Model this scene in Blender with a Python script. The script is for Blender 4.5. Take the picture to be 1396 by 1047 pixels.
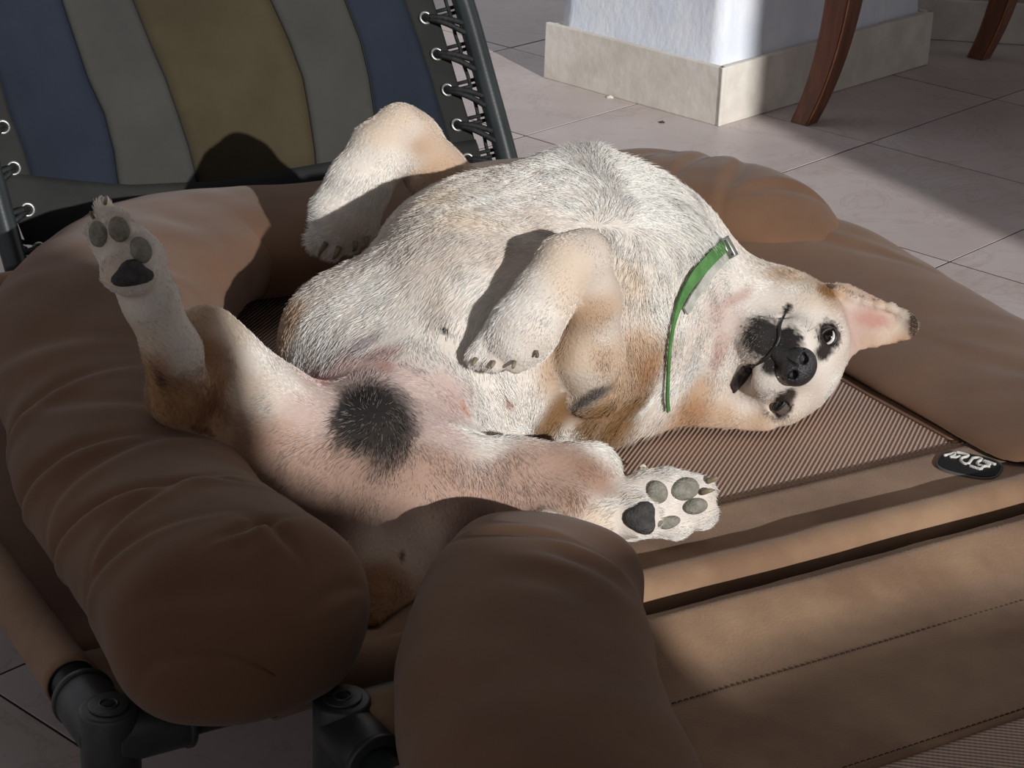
import bpy, math, random
import numpy as np
import openvdb
from mathutils import Matrix, Vector
from mathutils.bvhtree import BVHTree
import mathutils.noise as mnoise
random.seed(4); RNG = np.random.default_rng(7)
S = bpy.context.scene; C = S.collection
for o in list(bpy.data.objects): bpy.data.objects.remove(o)

# ------------------------------------------------------------------ camera, sky, sun
FPX, PITCH, ROLL, CAMZ = 2890.0, .408, .038, 1.12
FW = np.array([0, math.cos(PITCH), -math.sin(PITCH)]); _r = np.array([1., 0, 0]); _u = np.cross(_r, FW)
RT = math.cos(ROLL)*_r + math.sin(ROLL)*_u; UP = -math.sin(ROLL)*_r + math.cos(ROLL)*_u
CAM = np.array([0, 0, CAMZ])
cam = bpy.data.cameras.new('camera'); camo = bpy.data.objects.new('camera', cam); C.objects.link(camo)
cam.sensor_width = 36; cam.lens = FPX/1396*36; cam.clip_start = .02; cam.clip_end = 60
camo.matrix_world = Matrix(((RT[0], UP[0], -FW[0], CAM[0]), (RT[1], UP[1], -FW[1], CAM[1]), (RT[2], UP[2], -FW[2], CAM[2]), (0, 0, 0, 1)))
S.camera = camo
world = bpy.data.worlds.new('world'); S.world = world; world.use_nodes = True
bg = world.node_tree.nodes['Background']; bg.inputs[0].default_value = (.93, .95, 1, 1); bg.inputs[1].default_value = .40
SUN_DIR = np.array([-.44, .80, -.318]); SUN_DIR /= np.linalg.norm(SUN_DIR)
sl = bpy.data.lights.new('sun', 'SUN'); sl.energy = 3.7; sl.angle = math.radians(.6); sl.color = (1, .985, .965)
so = bpy.data.objects.new('sun', sl); C.objects.link(so); so.rotation_euler = Vector(SUN_DIR).to_track_quat('-Z', 'Y').to_euler()
S.view_settings.view_transform = 'Standard'; S.view_settings.look = 'None'; S.view_settings.exposure = 0; S.view_settings.gamma = 1
S.view_settings.use_curve_mapping = False

# ------------------------------------------------------------------ measuring helpers (photo pixel + real depth -> point in the place)
def ray(x, y): return FW + RT*(x-698)/FPX + UP*(523.5-y)/FPX
def W(x, y, Y): d = ray(x, y); return CAM + d*(Y/d[1])                # point at world distance Y
def Z(x, y, z): d = ray(x, y); return CAM + d*((z-CAMZ)/d[2])         # point at height z
def px(P):
    q = np.asarray(P, float) - CAM; k = q@FW
    return np.stack([698+FPX*(q@RT)/k, 523.5-FPX*(q@UP)/k], -1)
BO = Z(150, 1002, .2); _a = math.radians(31.1)
E1 = np.array([math.cos(_a), math.sin(_a), 0]); E2 = np.array([-math.sin(_a), math.cos(_a), 0])
def B(s, t, z=.2):                                                   # bed coordinates -> world
    p = BO + s*E1 + t*E2; return np.array([p[0], p[1], z])
def nrm(v): v = np.asarray(v, float); return v/np.linalg.norm(v)

# ------------------------------------------------------------------ object helpers
def tag(o, label=None, cat=None, group=None, kind=None):
    for k, v in (('label', label), ('category', cat), ('group', group), ('kind', kind)):
        if v: o[k] = v
    return o
def empty(name, loc, label=None, cat=None, group=None, kind=None):
    o = bpy.data.objects.new(name, None); C.objects.link(o); o.location = loc; o.empty_display_size = .05
    bpy.context.view_layer.update(); return tag(o, label, cat, group, kind)
def mesh(name, V, F, mat, parent=None, smooth=True, label=None, kind=None):
    me = bpy.data.meshes.new(name); me.from_pydata([tuple(map(float, v)) for v in V], [], [tuple(int(i) for i in f) for f in F]); me.update()
    if smooth: me.polygons.foreach_set('use_smooth', [True]*len(me.polygons))
    if mat: me.materials.append(mat)
    o = bpy.data.objects.new(name, me); C.objects.link(o)
    if parent: o.parent = parent; o.matrix_parent_inverse = wmat(parent).inverted()
    return tag(o, label, None, None, kind)
def wmat(o):
    m = o.matrix_basis.copy()
    while o.parent: m = o.parent.matrix_basis @ (o.matrix_parent_inverse @ m) if False else o.parent.matrix_basis @ o.matrix_parent_inverse @ m; o = o.parent
    return m
def join(parts):
    V, F, n = [], [], 0
    for v, f in parts:
        V += [tuple(p) for p in v]; F += [tuple(i+n for i in q) for q in f]; n += len(v)
    return V, F
def frame(d):
    d = nrm(d); a = np.array([0, 0, 1.]) if abs(d[2]) < .9 else np.array([1., 0, 0]); x = nrm(np.cross(d, a)); return x, np.cross(x, d), d
def tube(pts, rad, n=12, cap=True):
    pts = [np.asarray(p, float) for p in pts]; m = len(pts)
    rad = [rad]*m if np.isscalar(rad) else rad
    V, F = [], []; x = None
    for i, p in enumerate(pts):
        d = nrm(pts[min(i+1, m-1)] - pts[max(i-1, 0)])
        if x is None: x, y, _ = frame(d)
        else: x = nrm(x - d*(x@d)); y = np.cross(d, x)
        y = np.cross(d, x)
        for k in range(n):
            a = 2*math.pi*k/n; V.append(p + rad[i]*(math.cos(a)*x + math.sin(a)*y))
    for i in range(m-1):
        for k in range(n): F.append((i*n+k, i*n+(k+1) % n, (i+1)*n+(k+1) % n, (i+1)*n+k))
    if cap: F.append(tuple(range(n-1, -1, -1))); F.append(tuple((m-1)*n+k for k in range(n)))
    return V, F
def cyl(a, b, r, n=24, bev=.0015):
    a, b = np.asarray(a, float), np.asarray(b, float); d = nrm(b-a)
    return tube([a, a+d*bev*.3, a+d*bev, b-d*bev, b-d*bev*.3, b], [r-bev, r-bev*.3, r, r, r-bev*.3, r-bev], n)
def torus(c, nrml, R, r, n=22, m=8, arc=2*math.pi):
    x, y, d = frame(nrml); V, F = [], []
    for i in range(n):
        a = arc*i/n; q = math.cos(a)*x + math.sin(a)*y
        for k in range(m):
            b = 2*math.pi*k/m; V.append(np.asarray(c) + q*(R + r*math.cos(b)) + d*r*math.sin(b))
    for i in range(n):
        for k in range(m): F.append((i*m+k, i*m+(k+1) % m, ((i+1) % n)*m+(k+1) % m, ((i+1) % n)*m+k))
    return V, F
def box(o, ax, ay, az, bev=.002):
    """bevelled box: corner o, edge vectors ax, ay, az (12 bevelled edges)"""
    import bmesh
    bm = bmesh.new(); o, ax, ay, az = map(lambda v: np.asarray(v, float), (o, ax, ay, az)); vs = []
    for i in (0, 1):
        for j in (0, 1):
            for k in (0, 1): vs.append(bm.verts.new(o + ax*i + ay*j + az*k))
    for q in ((0, 1, 3, 2), (4, 6, 7, 5), (0, 4, 5, 1), (2, 3, 7, 6), (0, 2, 6, 4), (1, 5, 7, 3)): bm.faces.new([vs[i] for i in q])
    bmesh.ops.recalc_face_normals(bm, faces=bm.faces)
    if bev: bmesh.ops.bevel(bm, geom=list(bm.edges), offset=bev, segments=2, affect='EDGES', profile=.6)
    bm.verts.index_update(); V = [tuple(v.co) for v in bm.verts]; F = [[v.index for v in f.verts] for f in bm.faces]; bm.free()
    return V, F
def spline(P, n):
    P = [np.asarray(p, float) for p in P]; P = [2*P[0]-P[1]] + P + [2*P[-1]-P[-2]]; out = []
    m = len(P)-3
    for i in range(n):
        u = i/(n-1)*m; k = min(int(u), m-1); t = u-k; a, b, c, d = P[k:k+4]
        out.append(.5*((2*b) + (c-a)*t + (2*a-5*b+4*c-d)*t*t + (3*b-a-3*c+d)*t**3))
    return out
def hexc(r, g, b):
    f = lambda c: (c/255/12.92) if c/255 <= .04045 else ((c/255+.055)/1.055)**2.4
    return (f(r), f(g), f(b), 1)

# ------------------------------------------------------------------ materials
def mat(name, c1, c2=None, rough=.8, scale=12, bump=0, bscale=200, spec=.3, metal=0, detail=4, sheen=0, weave=0, stretch=None, lo=.38, hi=.65, obj=True):
    m = bpy.data.materials.new(name); m.use_nodes = True; N = m.node_tree.nodes; L = m.node_tree.links
    b = N['Principled BSDF']; b.inputs['Roughness'].default_value = rough; b.inputs['Metallic'].default_value = metal
    b.inputs['Specular IOR Level'].default_value = spec
    if sheen: b.inputs['Sheen Weight'].default_value = sheen; b.inputs['Sheen Roughness'].default_value = .5
    tc = N.new('ShaderNodeTexCoord'); mp = N.new('ShaderNodeMapping'); L.new(tc.outputs['Object'], mp.inputs[0])
    if stretch: mp.inputs['Scale'].default_value = stretch
    if c2:
        n = N.new('ShaderNodeTexNoise'); n.inputs['Scale'].default_value = scale; n.inputs['Detail'].default_value = detail; n.inputs['Roughness'].default_value = .6
        L.new(mp.outputs[0], n.inputs[0]); cr = N.new('ShaderNodeValToRGB'); L.new(n.outputs[0], cr.inputs[0])
        cr.color_ramp.elements[0].position = lo; cr.color_ramp.elements[1].position = hi
        cr.color_ramp.elements[0].color = c1; cr.color_ramp.elements[1].color = c2; L.new(cr.outputs[0], b.inputs['Base Color'])
    else: b.inputs['Base Color'].default_value = c1
    if bump:
        n2 = N.new('ShaderNodeTexNoise'); n2.inputs['Scale'].default_value = bscale; n2.inputs['Detail'].default_value = 5; L.new(mp.outputs[0], n2.inputs[0])
        bp = N.new('ShaderNodeBump'); bp.inputs['Strength'].default_value = bump; bp.inputs['Distance'].default_value = .002
        L.new(n2.outputs[0], bp.inputs['Height']); L.new(bp.outputs[0], b.inputs['Normal'])
    return m
M = {}
M['fabric'] = mat('brown_canvas', hexc(112, 84, 68), hexc(132, 103, 84), .85, 6, .25, 380, .15, sheen=.12)
M['fabric2'] = mat('tan_canvas', hexc(126, 98, 77), hexc(150, 122, 97), .85, 8, .3, 420, .15, sheen=.12)
M['cushion'] = mat('cushion_cloth', hexc(100, 72, 54), hexc(112, 84, 64), .8, 5, .12, 500, .15, sheen=.12)
M['plastic'] = mat('black_plastic', hexc(40, 42, 43), hexc(52, 54, 55), .42, 30, .15, 500, .5)
M['blacktube'] = mat('black_tube', hexc(42, 48, 48), hexc(34, 38, 40), .3, 12, .05, 300, .5)
M['cord'] = mat('elastic_cord', hexc(22, 23, 24), hexc(38, 38, 40), .6, 200, .5, 900, .3)
M['steel'] = mat('eyelet_metal', hexc(190, 190, 186), hexc(150, 150, 146), .3, 60, .1, 400, .5, metal=.85)
M['grout'] = mat('grout', hexc(62, 46, 42), hexc(44, 34, 32), .95, 20, .4, 300)
M['plaster'] = mat('blue_white_plaster', hexc(214, 220, 232), hexc(226, 230, 237), .9, 18, .6, 90, .1, stretch=(1, 1, .6))
M['plinth'] = mat('stone_plinth', hexc(200, 193, 183), hexc(219, 214, 205), .6, 14, .5, 60, .3, detail=8)
M['wood'] = mat('varnished_wood', hexc(92, 50, 30), hexc(122, 70, 42), .35, 9, .12, 90, .5, stretch=(6, 6, .6))
M['woodedge'] = mat('worn_wood_edge', hexc(170, 120, 86), hexc(140, 92, 62), .5, 30)
M['wall'] = mat('far_wall', hexc(165, 156, 150), hexc(178, 170, 162), .9, 8, .3, 60)
M['blocker'] = mat('shade_blocker', hexc(120, 105, 88), hexc(140, 122, 100), .95, 6, .5, 40)
M['black'] = mat('black_matte', hexc(24, 23, 23), None, .7)
M['white'] = mat('stitched_white', hexc(214, 212, 206), hexc(190, 188, 182), .8, 300, .6, 600)
M['pad'] = mat('paw_pad_skin', hexc(118, 115, 104), hexc(146, 142, 130), .75, 120, .8, 420, .25)
M['paddark'] = mat('dark_pad_skin', hexc(58, 56, 56), hexc(80, 76, 74), .75, 110, .8, 420, .25)
M['nose'] = mat('nose_leather', hexc(38, 37, 39), hexc(52, 50, 52), .38, 150, .8, 500, .5)
M['lip'] = mat('lip_skin', hexc(26, 24, 25), hexc(40, 38, 38), .45, 90, .3, 300, .4)
M['eye'] = mat('eye_brown', hexc(20, 14, 10), None, .06, spec=.8)
M['sclera'] = mat('eye_white', hexc(215, 208, 204), None, .15, spec=.6)
M['claw'] = mat('claw_horn', hexc(140, 128, 104), hexc(92, 82, 66), .45, 60)
M['green'] = mat('green_webbing', hexc(74, 118, 64), hexc(92, 138, 80), .8, 60, .5, 600)
M['greyweb'] = mat('grey_webbing', hexc(160, 160, 150), hexc(188, 188, 178), .8, 60, .5, 600)
M['navy'] = mat('navy_cloth', hexc(28, 34, 44), hexc(34, 40, 51), .85, 7, .2, 300, .15)
M['grey'] = mat('grey_cloth', hexc(54, 54, 52), hexc(61, 60, 57), .85, 7, .2, 300, .15)
M['olive'] = mat('olive_cloth', hexc(54, 48, 34), hexc(62, 55, 40), .85, 7, .2, 300, .15)
M['charcoal'] = mat('charcoal_cloth', hexc(33, 33, 33), hexc(41, 41, 40), .8, 9, .2, 300, .2)
M['crumb'] = mat('crumb', hexc(205, 198, 180), None, .9)
def tile_mat():
    m = mat('floor_tile', hexc(178, 164, 159), hexc(198, 188, 186), .42, 3.2, .2, 50, .4, detail=9, lo=.3, hi=.7)
    N = m.node_tree.nodes; L = m.node_tree.links; b = N['Principled BSDF']; src = b.inputs['Base Color'].links[0].from_socket
    oi = N.new('ShaderNodeObjectInfo'); tc = N.new('ShaderNodeTexCoord')
    ad = N.new('ShaderNodeVectorMath'); ad.operation = 'ADD'; sc = N.new('ShaderNodeVectorMath'); sc.operation = 'SCALE'; sc.inputs[3].default_value = 9
    cb = N.new('ShaderNodeCombineXYZ')
    for i in range(3): L.new(oi.outputs['Random'], cb.inputs[i])
    L.new(cb.outputs[0], sc.inputs[0]); L.new(tc.outputs['Object'], ad.inputs[0]); L.new(sc.outputs[0], ad.inputs[1])
    n = N.new('ShaderNodeTexNoise'); n.inputs['Scale'].default_value = 5; n.inputs['Detail'].default_value = 8; n.inputs['Distortion'].default_value = 1.2; n.inputs['Roughness'].default_value = .7
    L.new(ad.outputs[0], n.inputs[0]); cr = N.new('ShaderNodeValToRGB'); cr.color_ramp.elements[0].position = .485; cr.color_ramp.elements[1].position = .515
    cr.color_ramp.elements[0].color = (0, 0, 0, 1); cr.color_ramp.elements[1].color = (0, 0, 0, 1)
    e = cr.color_ramp.elements.new(.5); e.color = (.32, .32, .32, 1); L.new(n.outputs[0], cr.inputs[0])
    mx = N.new('ShaderNodeMix'); mx.data_type = 'RGBA'; L.new(cr.outputs[0], mx.inputs[0]); L.new(src, mx.inputs[6]); mx.inputs[7].default_value = hexc(136, 106, 98)
    L.new(mx.outputs[2], b.inputs['Base Color']); return m
M['tile'] = tile_mat()
def mesh_fabric(rot):
    m = bpy.data.materials.new('woven_mesh'); m.use_nodes = True; N = m.node_tree.nodes; L = m.node_tree.links; b = N['Principled BSDF']
    b.inputs['Roughness'].default_value = .7
    uv = N.new('ShaderNodeUVMap'); mp = N.new('ShaderNodeMapping'); mp.inputs['Rotation'].default_value = (0, 0, rot); L.new(uv.outputs[0], mp.inputs[0])
    w = N.new('ShaderNodeTexWave'); w.wave_type = 'BANDS'; w.bands_direction = 'X'; w.inputs['Scale'].default_value = 68; w.inputs['Distortion'].default_value = .15
    w2 = N.new('ShaderNodeTexWave'); w2.bands_direction = 'Y'; w2.inputs['Scale'].default_value = 75; w2.inputs['Distortion'].default_value = .2
    L.new(mp.outputs[0], w.inputs[0]); L.new(mp.outputs[0], w2.inputs[0])
    mul = N.new('ShaderNodeMath'); mul.operation = 'MULTIPLY_ADD'; L.new(w2.outputs['Fac'], mul.inputs[0]); mul.inputs[1].default_value = .25; L.new(w.outputs['Fac'], mul.inputs[2])
    cr = N.new('ShaderNodeValToRGB'); cr.color_ramp.elements[0].position = .25; cr.color_ramp.elements[1].position = .85
    cr.color_ramp.elements[0].color = hexc(122, 97, 84); cr.color_ramp.elements[1].color = hexc(184, 158, 142)
    L.new(mul.outputs[0], cr.inputs[0]); L.new(cr.outputs[0], b.inputs['Base Color'])
    bp = N.new('ShaderNodeBump'); bp.inputs['Strength'].default_value = .6; bp.inputs['Distance'].default_value = .0015; L.new(mul.outputs[0], bp.inputs['Height']); L.new(bp.outputs[0], b.inputs['Normal'])
    return m
_p, _q = Z(1100, 650, .2), Z(1150, 560, .2); _d = _q-_p
M['weave'] = mesh_fabric(-(math.atan2(_d@E2, _d@E1)-math.pi/2))
def attr_mat(name, rough=.85, hair=False):
    m = bpy.data.materials.new(name); m.use_nodes = True; N = m.node_tree.nodes; L = m.node_tree.links; b = N['Principled BSDF']
    a = N.new('ShaderNodeAttribute'); a.attribute_name = 'Col'; L.new(a.outputs['Color'], b.inputs['Base Color'])
    b.inputs['Roughness'].default_value = rough; b.inputs['Specular IOR Level'].default_value = .25 if hair else .15
    if not hair:
        tc = N.new('ShaderNodeTexCoord'); n = N.new('ShaderNodeTexNoise'); n.inputs['Scale'].default_value = 260; L.new(tc.outputs['Object'], n.inputs[0])
        bp = N.new('ShaderNodeBump'); bp.inputs['Strength'].default_value = .4; bp.inputs['Distance'].default_value = .002; L.new(n.outputs[0], bp.inputs['Height']); L.new(bp.outputs[0], b.inputs['Normal'])
    return m
M['skin'] = attr_mat('dog_skin'); M['fur'] = attr_mat('dog_fur', .6, True)

# ------------------------------------------------------------------ signed-distance modelling
class Field:
    def __init__(s, lo, hi, h):
        s.lo = np.asarray(lo, float); s.h = h; s.n = np.ceil((np.asarray(hi)-s.lo)/h).astype(int)+1
        s.ax = [(s.lo[i]+h*np.arange(s.n[i])).astype(np.float32) for i in range(3)]; s.D = np.full(s.n, .06, np.float32)
    def _win(s, lo, hi):
        a = np.clip(np.floor((lo-s.lo)/s.h).astype(int), 0, s.n); b = np.clip(np.ceil((hi-s.lo)/s.h).astype(int)+1, 0, s.n); return a, b
    def _pts(s, a, b): return np.meshgrid(s.ax[0][a[0]:b[0]], s.ax[1][a[1]:b[1]], s.ax[2][a[2]:b[2]], indexing='ij', sparse=True)
    def add(s, fn, lo, hi, k, sub=False):
        a, b = s._win(np.asarray(lo), np.asarray(hi))
        if (b <= a).any(): return
        X, Y, Zz = s._pts(a, b); d = fn(X, Y, Zz).astype(np.float32)
        sl_ = tuple(slice(a[i], b[i]) for i in range(3)); D = s.D[sl_]
        if sub:
            d = -d; h = np.maximum(k-np.abs(D-d), 0)/k; s.D[sl_] = np.maximum(D, d) + h*h*k*.25
        else:
            h = np.maximum(k-np.abs(D-d), 0)/k; s.D[sl_] = np.minimum(D, d) - h*h*k*.25
    def cone(s, a, b, ra, rb, k=.02, sub=False, flat=None):
        a, b = np.asarray(a, float), np.asarray(b, float); ab = b-a; L2 = max(ab@ab, 1e-9); m = max(ra, rb)+max(k, .012)+.012
        def fn(X, Y, Zz):
            x, y, z = X-a[0], Y-a[1], Zz-a[2]
            t = np.clip((x*ab[0]+y*ab[1]+z*ab[2])/L2, 0, 1)
            dx, dy, dz = x-t*ab[0], y-t*ab[1], z-t*ab[2]; q = dx*dx+dy*dy+dz*dz; f = 1.
            if flat is not None:
                n, f = flat; w = dx*n[0]+dy*n[1]+dz*n[2]; q = q + w*w*(1/f**2-1)
            return (np.sqrt(q) - (ra+(rb-ra)*t))*(1 if flat is None else .6)
        s.add(fn, np.minimum(a, b)-m, np.maximum(a, b)+m, k, sub)
    def ell(s, c, R, ax=None, k=.02, sub=False):
        c = np.asarray(c, float); A = np.eye(3) if ax is None else np.array(ax, float); m = max(R)+max(k, .012)+.012; R = np.asarray(R, float)
        def fn(X, Y, Zz):
            x, y, z = X-c[0], Y-c[1], Zz-c[2]; k0 = 0; k1 = 0
            for i in range(3):
                w = x*A[i][0]+y*A[i][1]+z*A[i][2]; k0 = k0+(w/R[i])**2; k1 = k1+(w/R[i]**2)**2
            k0 = np.sqrt(k0); return k0*(k0-1)/np.maximum(np.sqrt(k1), 1e-4)
        s.add(fn, c-m, c+m, k, sub)
    def chain(s, P, k=.02, **kw):
        for (a, ra), (b, rb) in zip(P[:-1], P[1:]): s.cone(a, b, ra, rb, k, **kw)
    def merge(s, o, k):
        h = np.maximum(k-np.abs(s.D-o.D), 0)/k; s.D = np.minimum(s.D, o.D) - h*h*k*.25
    def sample(s, D, P):
        i = np.clip(np.round((P-s.lo)/s.h).astype(int), 0, s.n-1); return D[i[:, 0], i[:, 1], i[:, 2]]
    def mesh(s):
        g = openvdb.FloatGrid(.02); g.copyFromArray(np.clip(s.D, -.02, .02).astype(np.float32)); p, q = g.convertToQuads(0.0)
        return np.asarray(p, float)*s.h+s.lo, np.asarray(q)

# ------------------------------------------------------------------ setting: floor, column, far wall, added shade blockers
T0 = Z(1294.5, 356.5, 0); TA = .845; TJ = np.array([math.cos(TA), math.sin(TA), 0]); TI = np.array([-math.sin(TA), math.cos(TA), 0]); TS = .449
floor = mesh('floor', [(-6, -3, -.0009), (6, -3, -.0009), (6, 9, -.0009), (-6, 9, -.0009)], [(0, 1, 2, 3)], M['grout'], kind='structure', smooth=False)
g = .0036; tV, tF = box((g/2, g/2, -.01), (TS-g, 0, 0), (0, TS-g, 0), (0, 0, .01), .0004); tme = None; far_tiles = []; up = np.array([0, 0, 1.])
for i in range(-12, 14):
    for j in range(-12, 14):
        c0 = T0 + TI*TS*i + TJ*TS*j; cc = c0 + (TI+TJ)*TS/2
        if cc[1] < -.8 or cc[1] > 8 or abs(cc[0]) > 5: continue
        q = px(cc); mg = 520
        far = q[0] < -mg or q[0] > 1396+mg or q[1] < -330 or q[1] > 1047+420
        if q[0] > 500 and q[1] > 640: far = True
        if far:
            a_ = np.array(tV); far_tiles.append((np.outer(a_[:, 0], TJ)+np.outer(a_[:, 1], TI)+np.outer(a_[:, 2], up)+c0, tF)); continue
        if tme is None:
            o = mesh('tile', tV, tF, M['tile'], floor, smooth=False); tme = o.data
        else: o = bpy.data.objects.new('tile', tme); C.objects.link(o); o.parent = floor
        o.location = c0 + np.array([0, 0, RNG.uniform(-.0006, .0004)]); o.rotation_euler = (0, 0, TA)
        # object axes: x along TJ, y along TI
tag(mesh('tile', *join(far_tiles), M['tile'], floor, smooth=False), kind='stuff')
P0 = Z(980, 173, 0); PL = Z(736, 107, 0); PR = Z(1265, 88, 0); dL = PL-P0; dR = PR-P0; dL = nrm(np.array([-dR[1], dR[0], 0]))*np.linalg.norm(dL)
uL, uR = nrm(dL), nrm(dR); up = np.array([0, 0, 1.]); HB = .113; ins = .014
col = empty('wall_column', P0, kind='structure'); lL, lR = np.linalg.norm(dL), np.linalg.norm(dR)
def rough_box():
    o = P0+uL*.026+uR*.022+up*.0; a, b = uR*(lR-.05), uL*(lL-.055); V, F = [], []
    rings = [0]+[.03*i for i in range(1, 30)]+[1.2, 2.4]; per = []
    n1, n2 = 24, 16
    for i in range(n1): per.append(a*i/n1)
    for i in range(n2): per.append(a+b*i/n2)
    for i in range(n1): per.append(a+b-a*i/n1)
    for i in range(n2): per.append(b-b*i/n2)
    cen = (a+b)/2
    for z in rings:
        for p in per:
            q = o+p; d = nrm(p-cen); nn = mnoise.noise(Vector((q[0]*9, q[1]*9, z*9)))*.0035 + mnoise.noise(Vector((q[0]*40, q[1]*40, z*25)))*.0012
            e = max(0, 1-max(z-HB, 0)/.012)*.006
            V.append(q + d*(nn+e) + up*z)
    n = len(per)
    for i in range(len(rings)-1):
        for k in range(n): F.append((i*n+k, i*n+(k+1) % n, (i+1)*n+(k+1) % n, (i+1)*n+k))
    F.append(tuple((len(rings)-1)*n+k for k in range(n)))
    return V, F
mesh('plaster', *rough_box(), M['plaster'], col)
jr = Z(1133, 128, 0)-P0; jr = jr@uR
for (o, a, t) in ((P0, uL*lL, uR*.012), (P0+uL*.0005, uR*(jr-.001), uL*.012), (P0+uR*(jr+.001)+uL*.0005, uR*(lR-jr), uL*.012)):
    off = -t if False else t*0
    mesh('plinth_tile', *box(o+off, a, t, up*HB, .0025), M['plinth'], col, smooth=False)
mesh('plinth_tile', *box(P0+uR*lR, uL*lL, -uR*.012, up*HB, .0025), M['plinth'], col, smooth=False)
# skirting mortar between plinth tiles and plaster
mesh('plinth_mortar', *box(P0+uL*.011+uR*.011, uR*(lR-.022), uL*(lL-.015), up*(HB-.004), .002), M['plinth'], col, smooth=False)
wq = Z(1180, 47, 0); wd = nrm(Z(1396, 60, 0)-wq); wn = np.array([-wd[1], wd[0], 0])
wb = mesh('wall_back', *box(wq-wd*.0, wd*4, wn*.12, up*2.6, .004), M['wall'], kind='structure', smooth=False)
mesh('baseboard_back', *box(wq-wn*.012, wd*4, wn*.012, up*.09, .003), M['plinth'], kind='structure', smooth=False)

# unseen roof, added to cut the sky light on the beds
mesh('shade_roof', *box((-4.5, -1.0, 2.75), (9, 0, 0), (0, 3.0, 0), (0, 0, .08), .004), M['wood'], kind='structure', smooth=False)
# unseen blocker added behind the camera, top outline shaped to shade beds and column
def backproj(P, Y): t = (P[1]-Y)/SUN_DIR[1]; return P - SUN_DIR*t
WY = -1.2
edge = [(Z(1500, 805, .2)), Z(1396, 822, .2), Z(1240, 842, .2), Z(1110, 872, .2), Z(1020, 925, .2), Z(945, 970, .2), Z(890, 960, .25), Z(868, 880, .25), Z(852, 800, .25), W(838, 740, 1.6), W(800, 720, 1.70), W(720, 705, 1.72), W(620, 705, 1.72),
        W(500, 690, 1.7), W(420, 665, 1.71), W(330, 590, 1.74), W(262, 470, 1.83), W(180, 400, 2.05), W(90, 350, 2.2), W(-60, 300, 2.3), W(-300, 260, 2.4)]
top = [backproj(p, WY) for p in edge]
poly = [(4.9, WY, 3.6), (3.38, WY, 3.6), (3.34, WY, 1.5), (top[0][0]+1.0, WY, top[0][2]+.04)] + [tuple(p) for p in top] + [(top[-1][0]-.8, WY, top[-1][2]+.1)]
import os
if os.environ.get('DBG'): print('OCC', [(round(p[0], 2), round(p[2], 2)) for p in poly])
def shade_blocker():
    V, F = [], []; n = len(poly)
    for dy in (0, -.18):
        for p in poly: V.append((p[0], WY+dy, -.0)); V.append((p[0], WY+dy, p[2]))
    for i in range(n-1):
        F.append((2*i, 2*i+2, 2*i+3, 2*i+1)); F.append((2*n+2*i, 2*n+2*i+1, 2*n+2*i+3, 2*n+2*i+2)); F.append((2*i+1, 2*i+3, 2*n+2*i+3, 2*n+2*i+1))
    F.append((0, 1, 2*n+1, 2*n)); F.append((2*n-2, 4*n-2, 4*n-1, 2*n-1)); return V, F
mesh('wall_shade_blocker', *shade_blocker(), M['blocker'], kind='structure', smooth=False)

# ------------------------------------------------------------------ raised dog bed
def grid_panel(fn, ns, nt, thick, s0, s1, t0, t1):
    V, F, UV = [], [], []
    for side in (0, 1):
        for i in range(ns+1):
            for j in range(nt+1):
                s, t = s0+(s1-s0)*i/ns, t0+(t1-t0)*j/nt; p = fn(s, t); V.append(p - up*thick*side); UV.append((s, t))
    n = (ns+1)*(nt+1); I = lambda i, j: i*(nt+1)+j
    for i in range(ns):
        for j in range(nt):
            F.append((I(i, j), I(i+1, j), I(i+1, j+1), I(i, j+1))); F.append((n+I(i, j), n+I(i, j+1), n+I(i+1, j+1), n+I(i+1, j)))
    for i in range(ns):
        F.append((I(i, 0), n+I(i, 0), n+I(i+1, 0), I(i+1, 0))); F.append((I(i, nt), I(i+1, nt), n+I(i+1, nt), n+I(i, nt)))
    for j in range(nt):
        F.append((I(0, j), I(0, j+1), n+I(0, j+1), n+I(0, j))); F.append((I(ns, j), n+I(ns, j), n+I(ns, j+1), I(ns, j+1)))
    return V, F, UV
def set_uv(o, UV):
    uvl = o.data.uv_layers.new(name='UVMap'); li = np.zeros(len(o.data.loops), int); o.data.loops.foreach_get('vertex_index', li)
    uvl.data.foreach_set('uv', np.asarray(UV, float)[li].ravel())
def joint(parent, s, t, sd, td, B_, zr=.2, low=0):
    """three-way plastic corner: upright cap with two sockets, and the leg below"""
    c = B_(s, t, zr); a = (B_(s+sd, t, zr)-B_(s, t, zr)); b = (B_(s, t+td, zr)-B_(s, t, zr)); a, b = nrm(a), nrm(b)
    hub = mesh('corner_joint', *join([cyl(c-up*.07, c+up*.026, .0235, 32, .003), cyl(c+up*.026, c+up*.0285, .016, 32, .001), torus(c+up*.0285, up, .007, .0012),
        cyl(c, c+a*.062, .0245, 28, .002), cyl(c+b*.0, c+b*.062, .0245, 28, .002), cyl(c+a*.058, c+a*.064, .0262, 28, .0015), cyl(c+b*.058, c+b*.064, .0262, 28, .0015)]), M['plastic'], parent)
    mesh('screw', *cyl(c+up*.0285, c+up*.0292, .0045, 12, .0003), M['black'], hub)
    mesh('leg', *join([cyl(c-up*.065, np.array([c[0], c[1], .012]), .019, 20)]), M['blacktube'], parent)
    mesh('foot', *cyl(np.array([c[0], c[1], .03]), np.array([c[0], c[1], .0005]), .0235, 24, .003), M['plastic'], parent)
def sag(s, t): return 0
LS, LT = 1.24, .965
bed = empty('raised_dog_bed', B(0, 0, 0), 'raised brown canvas dog bed with a woven mesh centre, under the dog', 'dog bed')
for s, t, sd, td in ((0, 0, 1, 1), (LS, 0, -1, 1), (0, LT, 1, -1), (LS, LT, -1, -1)): joint(bed, s, t, sd, td, B)
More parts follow.
